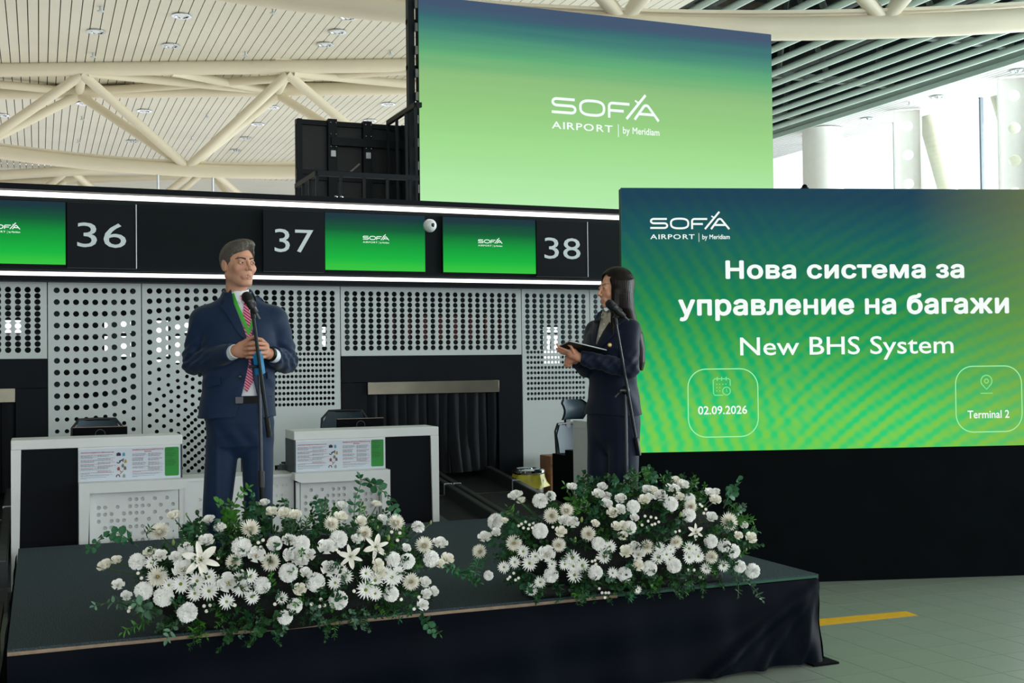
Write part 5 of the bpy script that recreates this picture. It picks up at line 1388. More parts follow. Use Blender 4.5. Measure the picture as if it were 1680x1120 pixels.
    tm = MB().ball((0, -.0815, -.0655), (.023, .0115, .0046), 14); tm.v = [tuple(Rm @ Vector(v)) for v in tm.v]; tm.build('teeth', M_teeth, t)
    M_hair = mat('hair_dark_brown', (22, 14, 12), .42, var=.3, scale=30, spec=.16)
    HR = [(1.155, .150, .05, .020, .030), (1.20, .148, .052, .034, .045), (1.28, .140, .056, .044, .058), (1.36, .116, .062, .056, .068), (1.43, .078, .050, .064, .080), (1.50, .056, .012, .070, .090), (1.58, .048, .0, .074, .094), (1.65, .040, 0, .068, .082)]
    def hair(P):
        H = toH(P)*SCL; x, y, z = P[:, 0], P[:, 1], P[:, 2]; f = -H[:, 1]
        cap = ell(H, (0, .018, .034), (.0835, .100, .0925))
        cur = sect(P, HR, 2.0)
        d = smin(cap, cur, .03)
        # strands falling in front of the near shoulder
        d = smin(d, chain(P, [(.022, -.080, 1.60), (.012, -.086, 1.50), (.004, -.115, 1.42), (.004, -.128, 1.355)], [.020, .018, .012, .004]), .02)
        # face stays free
        d = smax(d, -ell(H, (.004, -.092, -.004), (.0610, .085, .096)), .008)
        d = smax(d, -np.maximum(np.abs(H[:, 0])-.05, np.maximum(H[:, 2]-.066, .035-f)), .01)
        ang = np.arctan2(y, x-.05)
        d += .0004*np.sin(ang*38+z*5)+.0003*np.sin(ang*97-z*6)
        neck = rc(P, HC+np.array([-.01, 0, -.06]), (.0, .02, 1.40), .045, .05)
        return d
    sdf_mesh('hair', hair, (-.12, -.19, 1.13), (.22, .16, 1.74), .0026, M_hair, t)
    JR = [(.905, 0, .0, .182, .128), (.98, 0, 0, .166, .118), (1.08, 0, 0, .146, .104), (1.18, 0, 0, .148, .108), (1.28, 0, -.008, .168, .128), (1.36, 0, 0, .168, .108), (1.41, 0, .01, .130, .082), (1.45, 0, .015, .080, .062)]
    def blouse(P):
        d = sect(toB(P), [(z, cx, cy, rx+.007, ry+.008) for z, cx, cy, rx, ry in TR]); nk = rc(P, (.0, .02, 1.40), (.008, .01, 1.50), .057, .052); nk = np.maximum(nk, P[:, 2]-(1.485+.2*P[:, 1]))
        d = smin(d, nk, .02); return np.maximum(np.maximum(d, 1.0-P[:, 2]), -rc(P, (.0, .02, 1.42), (.01, .01, 1.6), .046, .046))
    sdf_mesh('blouse', blouse, (-.19, -.20, .99), (.19, .22, 1.50), .004, M_blouse, t)
    def jbody(P): return smin(sect(toB(P), JR), rc(P, SHL, SHR, .054, .054), .04)
    def jout(P):
        x, y, z = P[:, 0], P[:, 1], P[:, 2]
        a = chain(P, [SHL, EL, (-.165, -.212, 1.228)], [.050, .053, .040]); b = chain(P, [SHR, ER, (-.200, -.100, 1.222)], [.055, .050, .040])
        w = np.exp(-((z-1.19)/.06)**2)*(y < -.08)
        fold = w*(.0050*np.sin(x*75+z*60)+.003*np.sin(x*130-z*90))
        d = smin(smin(jbody(P), a, .02), b, .02)+fold
        d += .003*np.sin(x*40+y*40+z*30)*np.exp(-((z-1.0)/.12)**2)
        return d
    ZZ = np.array([px(0, y)[1] for y in (568, 562, 545, 530, 512, 500)]); XL = np.array([px(x, 540)[0] for x in (977, 978, 981, 984, 987, 988)]); XR = np.array([px(x, 540)[0] for x in (977.5, 980, 989, 997, 1006, 1012)])
    def jacket(P):
        x, y, z = P[:, 0], P[:, 1], P[:, 2]; d = jout(P)
        inner = smin(sect(toB(P), [(q[0], q[1], q[2], q[3]-.010, q[4]-.010) for q in JR]), rc(P, SHL, SHR, .045, .045), .04); d = np.maximum(d, -inner)
        L = np.interp(z, ZZ, XL); R = np.interp(z, ZZ, XR)
        gap = np.maximum(np.maximum(L-x, x-R), np.maximum(y-.02, ZZ[0]-z)); d = np.maximum(d, -np.where(jbody(P) < .02, gap, .01))
        d = np.maximum(d, .912-.006*np.sin(x*20)-z); d = np.maximum(d, z-1.452)
        d = np.maximum(d, -rc(P, (0, .02, 1.38), (.01, .01, 1.7), .054, .054))
        for e, dr in (((-.172, -.213, 1.229), (-.98, -.1, .12)), ((-.205, -.112, 1.223), (-.2, -.96, .05))):
            e = np.array(e, np.float32); dr = np.array(dr, np.float32); dr /= np.linalg.norm(dr); q = P-e
            d = np.where(np.linalg.norm(q, axis=1) < .075, np.maximum(d, q@dr), d)
        return d
    sdf_mesh('jacket', jacket, (-.26, -.28, .89), (.24, .27, 1.48), .0036, M_wsuit, t)
    jb = lambda P: jbody(P)
    drape('lapel', jb, [px(*q) for q in ((1008, 506), (1006, 520), (996, 534), (988, 548), (979, 566))], [px(*q) for q in ((1022, 514), (1026, 528), (1018, 532), (1006, 552), (983, 575))], .006, M_wsuit, t, off=.003, nx=4)
    drape('lapel', jb, [px(*q) for q in ((981, 514), (974, 528), (970, 545), (971, 560), (976, 572))], [px(*q) for q in ((988, 510), (985, 526), (981, 545), (978, 560), (978, 572))], .006, M_wsuit, t, off=.003, nx=3)
    drape('collar_wing', blouse, [px(*q) for q in ((989, 507), (987, 518), (988, 528))], [px(*q) for q in ((993, 510), (996, 518), (990, 527))], .003, M_blouse, t, off=.004, nx=3)
    drape('collar_wing', blouse, [px(*q) for q in ((995, 511), (998, 520), (1001, 530))], [px(*q) for q in ((1006, 508), (1010, 518), (1004, 530))], .003, M_blouse, t, off=.004, nx=3)
    M_gold = mat('gold_button', (196, 170, 120), .3, metal=.7)
    for q in ((1000.5, 567),):
        x, z = px(*q); y = surf_y(jout, x, z)
        if y is not None: MB().lathe([(.013, 0), (.013, .004), (.009, .008), (.003, .009)], 14, Matrix.Translation((x, y-.001, z)) @ Matrix.Rotation(PI/2, 4, 'X')).build('button', M_gold, t)
    for q in ((991, 532), (988, 542), (984, 552)):
        x, z = px(*q); y = surf_y(blouse, x, z)
        if y is not None: MB().lathe([(.004, 0), (.004, .002)], 10, Matrix.Translation((x, y-.001, z)) @ Matrix.Rotation(PI/2, 4, 'X')).build('blouse_button', M_shirt, t)
    def trousers(P):
        B_ = toB(P); d = sect(B_, [(.70, 0, 0, .10, .06), (.78, 0, 0, .15, .10), (.90, 0, 0, .166, .114), (1.0, 0, 0, .150, .104)])
        for a, b, c in LEGS:
            l = chain(P, [a, (b[0], b[1], .48), (c[0], c[1], .03)], [.086, .084, .092]); d = smin(d, l, .02)
        d += .0025*np.sin(np.arctan2(P[:, 1], P[:, 0])*14)*np.clip((.8-P[:, 2])*2, 0, 1)
        return np.maximum(d, np.maximum(.022-P[:, 2], P[:, 2]-.98))
    sdf_mesh('trousers', trousers, (-.24, -.26, .01), (.24, .28, 1.0), .005, M_wsuit, t)
    for a, b, c in LEGS:
        u = np.array(fromB(0, -1, 0))-np.array(fromB(0, 0, 0))
        def shoe(P, c=c):
            q = rotz(P, BA, (c[0], c[1], 0)); d = smin(ell(q, (0, 0, .075), (.034, .04, .05)), ell(q, (0, -.12, .024), (.036, .085, .028)), .03); d = np.minimum(d, rc(q, (0, .02, .06), (0, .025, .004), .012, .006)); return np.maximum(d, .003-P[:, 2])
        sdf_mesh('shoe', shoe, (c[0]-.24, c[1]-.24, 0), (c[0]+.10, c[1]+.12, .14), .004, M_shoe, t)
    return t
WOMAN = build_woman()
# tablet lying on her hand
def local(t, x, y, z):
    a = t.rotation_euler.z; return Vector((t.location.x+x*math.cos(a)-y*math.sin(a), t.location.y+x*math.sin(a)+y*math.cos(a), t.location.z+z))
tb = thing('tablet', 'thin dark tablet with a pale edge held flat by the woman', 'tablet', local(WOMAN, -.165, -.205, 1.283), WOMAN.rotation_euler.z)
Mt = Matrix.Rotation(math.radians(8), 4, 'Y') @ Matrix.Rotation(math.radians(-14), 4, 'X') @ Matrix.Rotation(math.radians(24), 4, 'Z')
MB().box((-.105, -.075, -.003), (.115, .085, .003), Mt, bev=.0015).build('shell', mat('tablet_edge', (176, 182, 186), .3, metal=.6), tb)
MB().box((-.103, -.073, .0031), (.113, .083, .0042), Mt).build('glass', mat('tablet_glass', (20, 22, 24), .15, spec=.4), tb, smooth=0)
MB().box((-.104, -.074, -.0045), (.114, .084, -.0031), Mt).build('cover', mat('tablet_cover', (22, 24, 27), .6), tb, smooth=0)

# ------------------------------------------------------------------ microphones on boom stands
M_stand = mat('stand_black', (16, 18, 20), .32, metal=.5, spec=.4); M_mic = mat('mic_body', (18, 20, 21), .35); M_grille = mat('mic_grille', (22, 24, 26), .45, metal=.5, var=.4, scale=600, bump=.6, bscale=900)
def stand(label, Y, foot, clutch, tip, tail, blue, spread):
    F_ = atY(*foot, Y); Cl = atY(*clutch, Y); F_.x = F_.x; base = Vector((F_.x, Y, SH))
    t = thing('microphone_stand', label, 'microphone stand', base); L = lambda p: Vector(p)-base
    MB().lathe([(.13, .0), (.13, .008), (.125, .014), (.03, .018), (.022, .03)], 32).build('base', M_stand, t)
    top = L(Cl); mid = Vector((top.x*.5, 0, top.z*.55))
    MB().tube([(0, 0, .02), mid], .0135, 14).build('lower_tube', M_stand, t)
    MB().tube([mid, top], .0095, 14).build('upper_tube', mat('tube_steel', (60, 64, 68), .3, metal=.7), t)
    MB().tube([mid-Vector((0, 0, .05)), mid+Vector((0, 0, .03))], .018, 14).build('height_clutch', M_mic, t)
    A_ = L(atY(*tip, Y-.10)); B_ = L(atY(*tail, Y+.05))
    MB().tube([B_, A_], .0085, 12).build('boom', mat('tube_steel', (60, 64, 68), .3, metal=.7), t)
    d = (A_-B_).normalized()
    MB().tube([B_-d*.0, B_+d*.10], .014, 12).build('counterweight', M_mic, t)
    if blue:
        q = Matrix.Translation(top+d*.02) @ d.to_track_quat('Z', 'Y').to_matrix().to_4x4()
        o = MB().box((-.019, -.022, -.06), (.019, .022, .06), q, bev=.005).build('clamp', mat('blue_clamp', (12, 120, 176), .4), t); tag(o, label='blue clamp')
    else:
        MB().ball(top, .024, 14).build('clamp', M_mic, t)
        MB().tube([top, top+Vector((-.05, -.02, -.01)), top+Vector((-.075, -.02, -.035))], .006, 8).build('clamp_lever', M_mic, t)
    MB().tube([top+Vector((-.01, -.02, 0)), top+Vector((-.055, -.035, .0))], .008, 10).build('wing_bolt', M_mic, t)
    c = A_+d*.0
    MB().tube([c-d*.03, c+d*.012], .012, 12).build('clip_joint', M_mic, t)
    return base, A_+base, d
def microphone(label, Y, head, tail, at):
    h = atY(*head, Y); e = atY(*tail, Y); d = (e-h).normalized(); t = thing('microphone', label, 'microphone', h); Lp = lambda s: d*s
    ln = (e-h).length; q = d.to_track_quat('Z', 'Y').to_matrix().to_4x4()
    MB().lathe([(.004, -.026), (.016, -.022), (.0235, -.010), (.0255, .003), (.0235, .020), (.0225, .027)], 22, q).build('grille', M_grille, t)
    MB().lathe([(.0245, .018), (.0252, .022), (.0245, .026)], 22, q).build('grille_band', M_mic, t)
    MB().lathe([(.0215, .027), (.0200, .045), (.0165, ln*.6), (.0145, ln), (.006, ln+.003)], 20, q).build('handle', M_mic, t)
    m = d*(ln*.55)
    MB().tube([d*(ln*.42), d*(ln*.68)], .0215, 16).build('clip', M_mic, t)
    MB().tube([m, Vector(at)-h], .010, 10).build('swivel', M_mic, t)
    # cable stub
    MB().tube([d*(ln+.002), d*(ln+.035)], .006, 8).build('plug', M_dsteel, t)
    return t
b_, a1, _d1 = stand('black boom microphone stand with a blue clamp in front of the man', 5.80, (432, 860), (425.5, 601), (414.5, 512), (442, 716), True, 0)
microphone('black handheld microphone pointing at the man on the blue-clamped stand', 5.68, (405, 487), (420, 513), a1)
b_, a2, _d2 = stand('black boom microphone stand in front of the woman', 5.66, (1029, 830), (1026, 640), (1009, 523), (1048, 746), False, 0)
microphone('black handheld microphone in front of the woman, tilted to the right', 5.54, (1001, 499), (1024, 519), a2)
# ------------------------------------------------------------------ flowers
M_pet = mat('petal_white', (250, 250, 246), .55, var=.02, scale=20, spec=.2); M_cream = M_cream
M_petc = mat('petal_cream', (253, 250, 238), .55, var=.02, scale=20, spec=.2)
for _m in (M_pet, M_petc): _m.node_tree.nodes['Principled BSDF'].inputs['Subsurface Weight'].default_value = .0
M_ctr = mat('flower_centre_yellow', (176, 150, 40), .7, var=.2, scale=200); M_cgr = mat('flower_centre_green', (120, 136, 40), .7, var=.2, scale=200)
M_cbr = mat('flower_centre_amber', (176, 120, 44), .7, var=.2, scale=200)
M_bud = mat('bud_green', (132, 158, 84), .5, var=.15, scale=30)
M_stemg = mat('stem_green', (52, 84, 44), .55, var=.15)
M_leafA = mat('eucalyptus_leaf', (52, 104, 70), .5, var=.25, scale=9, spec=.25); M_leafB = mat('ruscus_leaf', (66, 124, 44), .45, var=.25, scale=9, spec=.3)
M_leafC = mat('dark_fern_leaf', (38, 78, 40), .55, var=.3, scale=9, spec=.2); M_leafD = mat('silvery_leaf', (92, 128, 104), .55, var=.2, scale=9, spec=.2)
FR = random.Random(21)
def petal(mb, L, W, base, tilt, az, curl=.3, cup=.15, tip=.5, roll=0., seg=3, r0=0., wave=0., z0=0.):
    """one petal: a curved blade of length L leaving the axis at angle tilt above the flower plane"""
    vs = []; n = len(mb.v)
    pos = Vector((r0, 0, z0)); ang = tilt
    for i in range(seg+1):
        s = i/seg; w_ = W*(math.sin(PI*min(1, (s*.82+.12)))**.7 if tip == .5 else (base+(1-base)*s**.7)*(1-.0*s))
        if i == seg and tip == .5: w_ *= .45
        dz = cup*w_; wv = wave*math.sin(i*2.2+az*3)
        vs += [pos+Vector((0, -w_/2, dz+wv)), pos+Vector((0, 0, -.0)), pos+Vector((0, w_/2, dz-wv))]
        ang -= curl/seg; pos = pos+Vector((math.cos(ang), 0, math.sin(ang)))*(L/seg)
    M0 = Matrix.Rotation(az, 4, 'Z') @ Matrix.Rotation(roll, 4, 'X')
    mb.add([M0 @ v for v in vs], [(3*i+k, 3*i+k+3, 3*i+k+4, 3*i+k+1) for i in range(seg) for k in range(2)])
class MM:
    """mesh with several materials"""
    def __init__(s): s.mb = MB(); s.cuts = []
    def mark(s, m): s.cuts.append((len(s.mb.f), m))
    def mesh(s, name):
        me = bpy.data.meshes.new(name); me.from_pydata([tuple(v) for v in s.mb.v], [], s.mb.f); ms = []
        for _, m in s.cuts:
            if m not in ms: ms.append(m); me.materials.append(m)
        idx = np.zeros(len(s.mb.f), np.int32); c = s.cuts+[(len(s.mb.f), None)]
        for (a, m), (b, _m2) in zip(c[:-1], c[1:]): idx[a:b] = ms.index(m)
        me.polygons.foreach_set('material_index', idx); me.shade_smooth(); return me
def jit(a): return FR.uniform(-a, a)
def F_chrys(pm, cm):
    f = MM(); f.mark(pm)
    for k, (n, L, t) in enumerate(((24, .98, -.05), (24, .96, .18), (22, .92, .40), (20, .84, .62), (17, .74, .84), (13, .62, 1.04), (9, .5, 1.22), (6, .42, 1.4))):
        for i in range(n): petal(f.mb, L*(1+jit(.05)), .17, .5, t+jit(.06), 2*PI*(i+.5*(k % 2))/n+jit(.05), curl=-.55, cup=.3, seg=2, r0=.04, z0=.0)
    f.mark(cm); f.mb.ball((0, 0, .50), (.10, .10, .08), 8); return f.mesh('chrysanthemum')
def F_carn(pm):
    f = MM(); f.mark(pm)
    for k, (n, L, t) in enumerate(((9, .95, .05), (9, .88, .42), (8, .78, .74), (7, .68, 1.02), (5, .56, 1.28), (3, .5, 1.5))):
        for i in range(n):
            az = 2*PI*(i+.5*(k % 2))/n+jit(.2); n0 = len(f.mb.v); W = .62; vs = []; M0 = Matrix.Rotation(az, 4, 'Z')
            for a in range(4):
                s = a/3; ww = W*(.25+.75*s); 
                for b in range(6):
                    u = b/5-.5; zig = (.05 if b % 2 else -.05)*s; r = .1+L*s*(1-.25*abs(u))+zig*.9
                    tt = t-.3*s; vs.append(M0 @ Vector((r*math.cos(tt), u*ww, r*math.sin(tt)+.08*s*math.sin(b*2.4+k+i))))
            f.mb.add(vs, [(a*6+b, (a+1)*6+b, (a+1)*6+b+1, a*6+b+1) for a in range(3) for b in range(5)])
    return f.mesh('carnation')
def F_rose(pm, cm, op=0.):
    f = MM(); f.mark(pm)
    for k, (n, R, H, ti) in enumerate(((5, .72+op, .55, .30+op), (5, .60+op*.8, .68, .18+op*.6), (4, .44+op*.6, .72, .08), (3, .28+op*.3, .74, .02), (2, .13, .76, 0))):
        for i in range(n):
            az = 2*PI*(i+.4*k)/n+jit(.15); vs = []; sp = 2*PI/n*.72
            for a in range(5):
                s = a/4
                for b in range(6):
                    u = (b/5-.5)*sp; rr = R*(.25+.75*math.sin(min(1, s*1.15)*PI/2))+ti*max(0, s-.6)*1.2; h = H*s*(1-.22*(2*b/5-1)**4)
                    vs.append(Vector((rr*math.cos(az+u), rr*math.sin(az+u), h-.15)))
            f.mb.add(vs, [(a*6+b, a*6+b+1, (a+1)*6+b+1, (a+1)*6+b) for a in range(4) for b in range(5)])
    if op > .1: f.mark(cm); f.mb.ball((0, 0, .15), (.14, .14, .2), 8)
    f.mark(M_bud)
    for i in range(5): petal(f.mb, .55, .14, .4, -.2, 2*PI*i/5, curl=-1.2, seg=2, z0=-.2)
    return f.mesh('rose')
def F_daisy(pm, cm):
    f = MM(); f.mark(pm)
    for k, (n, L, t) in enumerate(((17, 1., .05), (15, .86, .26), (9, .6, .5))):
        for i in range(n): petal(f.mb, L*(1+jit(.05)), .21, .5, t+jit(.08), 2*PI*(i+.5*(k % 2))/n+jit(.06), curl=-.1, cup=.2, seg=2, r0=.12)
    f.mark(cm); f.mb.ball((0, 0, .08), (.19, .19, .1), 8); return f.mesh('daisy')
def F_lily(pm):
    f = MM(); f.mark(pm)
    for k in range(2):
        for i in range(3): petal(f.mb, 1.12, .46 if k else .34, .3, .85, 2*PI*(i+.5*k)/3, curl=1.15, cup=.22, seg=6, r0=.02, z0=.01*k)
    for i in range(6): petal(f.mb, .6, .26, .3, 1.1, 2*PI*(i+.25)/6, curl=.8, cup=.3, seg=4)
    f.mark(M_cgr)
    for i in range(5): a = 2*PI*i/5; f.mb.tube([(0, 0, 0), (.12*math.cos(a), .12*math.sin(a), .5)], .018, 5); f.mb.ball((.13*math.cos(a), .13*math.sin(a), .52), (.03, .03, .05), 6)
    return f.mesh('lily')
def F_button():
    f = MM(); f.mark(M_petc)
    for i in range(9): petal(f.mb, .8, .5, .5, .25, 2*PI*i/9, curl=-.4, cup=.3, seg=2, r0=.2)
    f.mark(M_petc); f.mb.ball((0, 0, .16), (.5, .5, .28), 8); return f.mesh('button_flower')
def F_bud():
    f = MM(); f.mark(M_bud); f.mb.lathe([(.05, -.2), (.3, .1), (.42, .5), (.36, .95), (.2, 1.35), (.03, 1.6)], 8); return f.mesh('green_bud')
VAR = {'C': [F_chrys(M_petc, M_ctr), F_chrys(M_petc, M_cbr), F_chrys(M_petc, M_ctr)], 'K': [F_carn(M_pet) for _ in range(3)], 'R': [F_rose(M_pet, M_ctr, 0), F_rose(M_pet, M_ctr, .16), F_rose(M_petc, M_ctr, .06)],
       'D': [F_daisy(M_pet, M_cgr), F_daisy(M_pet, M_cgr)], 'L': [F_lily(M_petc)], 'S': [F_button()], 'G': [F_bud()]}
NAME = {'C': 'chrysanthemum', 'K': 'carnation', 'R': 'rose', 'D': 'daisy', 'L': 'lily', 'S': 'button_flower', 'G': 'green_bud'}
def leafpoly(kind):
    if kind == 'round': return [(0, 0), (.22, .30), (.5, .42), (.8, .33), (1, .0), (.8, -.33), (.5, -.42), (.22, -.30)]
    if kind == 'oval': return [(0, 0), (.25, .20), (.55, .25), (.82, .15), (1, 0), (.82, -.15), (.55, -.25), (.25, -.20)]
    return [(0, 0), (.3, .11), (.6, .12), (1, 0), (.6, -.12), (.3, -.11)]
def leaf_geo(mb, M0, L, kind):
    p = leafpoly(kind); n = len(p); c = [Vector((x*L, y*L, abs(y)*L*.35-.12*L*x*x)) for x, y in p]; mid = Vector((.5*L, 0, -.03*L))
    o = [M0 @ v for v in c]+[M0 @ mid]; mb.add(o, [(i, (i+1) % n, n) for i in range(n)])
def leaf_frames(pts, L, step, kind, rnd, spread=1.0):
    """positions and turns of leaves along a stem"""
    out = []; acc = 0; k = 0
    for a, b in zip(pts[:-1], pts[1:]):
        d = b-a; l = d.length; t = d.normalized(); s = step-acc
        while s < l:
            up = Vector((0, 0, 1)); side = t.cross(up)
            side = side.normalized() if side.length > .1 else Vector((1, 0, 0)); up2 = side.cross(t)
            for sg in ((1, -1) if kind != 'alt' else ((1 if k % 2 else -1),)):
                ang = k*1.1+rnd.uniform(-.4, .4); sd = (side*math.cos(ang*.6)+up2*math.sin(ang*.6))*sg
                x = (t*.45+sd*spread).normalized(); z = x.cross(t).normalized(); y = z.cross(x)
                R_ = Matrix(((x.x, y.x, z.x, 0), (x.y, y.y, z.y, 0), (x.z, y.z, z.z, 0), (0, 0, 0, 1)))
                out.append(Matrix.Translation(a+t*s) @ R_ @ Matrix.Rotation(rnd.uniform(-.6, .6), 4, 'X'))
            k += 1; s += step
        acc = (acc+l) % step
    x = (pts[-1]-pts[-2]).normalized(); up = Vector((0, -.5, .8)); y = up.cross(x).normalized(); z = x.cross(y)
    out.append(Matrix.Translation(pts[-1]) @ Matrix(((x.x, y.x, z.x, 0), (x.y, y.y, z.y, 0), (x.z, y.z, z.z, 0), (0, 0, 0, 1))))
    return out
def sprig_mesh(name, length, L, step, kind, m, seed, bend=.3):
    rnd = random.Random(seed); pts = [Vector((0, 0, 0))]; d = Vector((0, 0, 1)); b = Vector((rnd.uniform(-1, 1), rnd.uniform(-1, 1), 0)).normalized()*bend
    for i in range(7): d = (d+b/7).normalized(); pts.append(pts[-1]+d*length/7)
    f = MM(); f.mark(M_stemg); f.mb.tube(pts, .0022, 5, r_end=.001); f.mark(m)
    fr = leaf_frames(pts, L, step, kind, rnd)
    for i, M0 in enumerate(fr): leaf_geo(f.mb, M0, L*(1-.35*i/len(fr))*rnd.uniform(.8, 1.15), kind)
    return f.mesh(name)
SPR = [sprig_mesh('leafy_sprig', .20, .042, .022, 'round', M_leafA, 1), sprig_mesh('leafy_sprig', .19, .040, .020, 'oval', M_leafB, 2, .5), sprig_mesh('leafy_sprig', .17, .046, .014, 'thin', M_leafC, 3), sprig_mesh('leafy_sprig', .18, .048, .020, 'oval', M_leafC, 4, .5),
       sprig_mesh('leafy_sprig', .20, .044, .024, 'round', M_leafC, 5), sprig_mesh('leafy_sprig', .15, .038, .013, 'thin', M_leafB, 6, .4), sprig_mesh('leafy_sprig', .16, .036, .020, 'round', M_leafD, 7)]
LEAF = {}
def leaf_mesh(kind, m):
    if (kind, m.name) not in LEAF:
        mb = MB(); leaf_geo(mb, Matrix.Identity(4), 1., kind); LEAF[(kind, m.name)] = mb.mesh('leaf', m, 60)
    return LEAF[(kind, m.name)]
def arrangement(label, cx, cz, ax, az, off, scl, flowers, sprigs, nfill, seed):
    ctr = Vector((cx, 5.55, cz)); A = Vector((ax, .23, az)); rnd = random.Random(seed)
    base = Vector((cx, 5.62, SH)); t = thing('flower_arrangement', label, 'flowers', base, group=None)
    MB().box((-ax*.66, -.10, .0), (ax*.66, .10, .06), bev=.02).build('tray', mat('tray_black', (8, 14, 10), .7), t)
    core = MB().ball((0, 0, 0), (A.x*.76, A.y*.66, A.z*.62), 28); o = core.build('foliage_core', mat('core_black_green', (8, 18, 12), .9, var=.4, scale=40, bump=.8, bscale=60), t, smooth=60)  # near-black green core that blocks the view through the flowers
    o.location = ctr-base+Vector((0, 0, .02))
    cam_ = Vector(_C)
    def hit(x, y, k=1.):
        r = Vector(ray(x, y)); q = Vector((r.x/A.x/k, r.y/A.y/k, r.z/A.z/k)); c = cam_-ctr; p = Vector((c.x/A.x/k, c.y/A.y/k, c.z/A.z/k))
        a = q.dot(q); b = p.dot(q); cc = p.dot(p)-1; D = b*b-a*cc
        tt = (-b-math.sqrt(D))/a if D > 0 else (5.55-cam_.y)/r.y
        P = cam_+r*tt; n = Vector(((P.x-ctr.x)/A.x**2, (P.y-ctr.y)/A.y**2, (P.z-ctr.z)/A.z**2)).normalized()
        return P, n, D > 0
    for kind, pts in flowers.items():
        for q in pts:
            x, y = off[0]+q[0]/scl, off[1]+q[1]/scl; rp = (q[2] if len(q) > 2 else {'S': 9, 'G': 14, 'L': 50}[kind])/scl
            P, n, inside = hit(x, y, 1.04); dep = (P-cam_).dot(Vector(_f)); r = rp*dep/FOC*{'C': 1.12, 'K': 1.06, 'R': 1.42, 'D': 1.04, 'L': 1.1, 'S': 1.05, 'G': 1.}[kind]
            tc_ = (cam_-P).normalized(); d = (n*.55+tc_*.6+Vector((rnd.uniform(-.25, .25), 0, rnd.uniform(-.1, .2)))).normalized()
            if kind == 'G': d = (Vector((0, -.1, 1))+n*.3).normalized(); r *= .8
            if kind == 'R': d = (d+Vector((0, 0, .55))).normalized()
            o = link(NAME[kind], VAR[kind][rnd.randrange(len(VAR[kind]))], t)
            o.matrix_basis = Matrix.Translation(P-base-(d*r*(.30 if kind in 'CK' else .05) if kind != 'G' else Vector((0, 0, r*.6)))) @ d.to_track_quat('Z', 'Y').to_matrix().to_4x4() @ Matrix.Rotation(rnd.uniform(0, 6.28), 4, 'Z') @ Matrix.Scale(r, 4)
            if not inside or q[1]/scl+off[1] < 850:   # stems of flowers standing clear of the mass
                s0 = P-base-d*r*.4; e = (ctr-base)+Vector(((s0.x-(ctr-base).x)*.6, 0, A.z*.3))
                MB().tube([s0, s0*.6+e*.4+Vector((0, 0, -.02)), e], .0028, 5).build('stem', M_stemg, t)
    # filling greenery
    for i in range(nfill):
        u = rnd.uniform(0, 2*PI); v = rnd.uniform(-.7, 1.0); rr = math.sqrt(max(0, 1-v*v)); n0 = Vector((rr*math.cos(u), rr*math.sin(u), v))
        if n0.y > .45: n0.y = -n0.y
        P = ctr+Vector((n0.x*A.x, n0.y*A.y, n0.z*A.z))*.72; n = Vector((n0.x/A.x, n0.y/A.y*.6, n0.z/A.z)).normalized()
        d = (n+Vector((rnd.uniform(-.5, .5), rnd.uniform(-.3, .2), rnd.uniform(-.5, .4)))).normalized()
        s = rnd.uniform(.6, .95)
        if n0.y < -.35 and v > -.3: s *= .78
        if v < -.35: s *= .75
        if P.z+d.z*.16*s < .44: continue
        k = rnd.choice((0, 1, 2, 2, 3, 3, 4, 4, 5, 6)); o = link('leafy_sprig', SPR[k], t)
        o.matrix_basis = Matrix.Translation(P-base) @ d.to_track_quat('Z', 'Y').to_matrix().to_4x4() @ Matrix.Rotation(rnd.uniform(0, 6.28), 4, 'Z') @ Matrix.Scale(s, 4)
    # the long sprays seen in the photograph, leaf by leaf
    for pl_, kind, m, L, step in sprigs:
        pts = []
        for k, (x, y) in enumerate(pl_):
            X, Y = off[0]+x/scl, off[1]+y/scl; yy = 5.50-.16*(k/(len(pl_)-1)) if Y > 930 else 5.55
            pts.append(atY(X, Y, yy)-base)
        fine = []
        for i in range(len(pts)-1):
            p0, p1, p2, p3 = pts[max(i-1, 0)], pts[i], pts[i+1], pts[min(i+2, len(pts)-1)]
            for k in range(6):
                s = k/6; fine.append(.5*((2*p1)+(-p0+p2)*s+(2*p0-5*p1+4*p2-p3)*s*s+(-p0+3*p1-3*p2+p3)*s**3))
        fine.append(pts[-1]); st_ = MB().tube(fine, .0026, 6, r_end=.0014).build('eucalyptus_spray' if kind != 'thin' else 'fern_spray', M_stemg, t)
        fr = leaf_frames(fine, L, step, kind, rnd)
        for i, M0 in enumerate(fr):
            o = link('leaf', leaf_mesh(kind, m), st_); o.matrix_basis = M0 @ Matrix.Scale(L*(1-.4*i/len(fr))*rnd.uniform(.85, 1.15), 4)
    return t
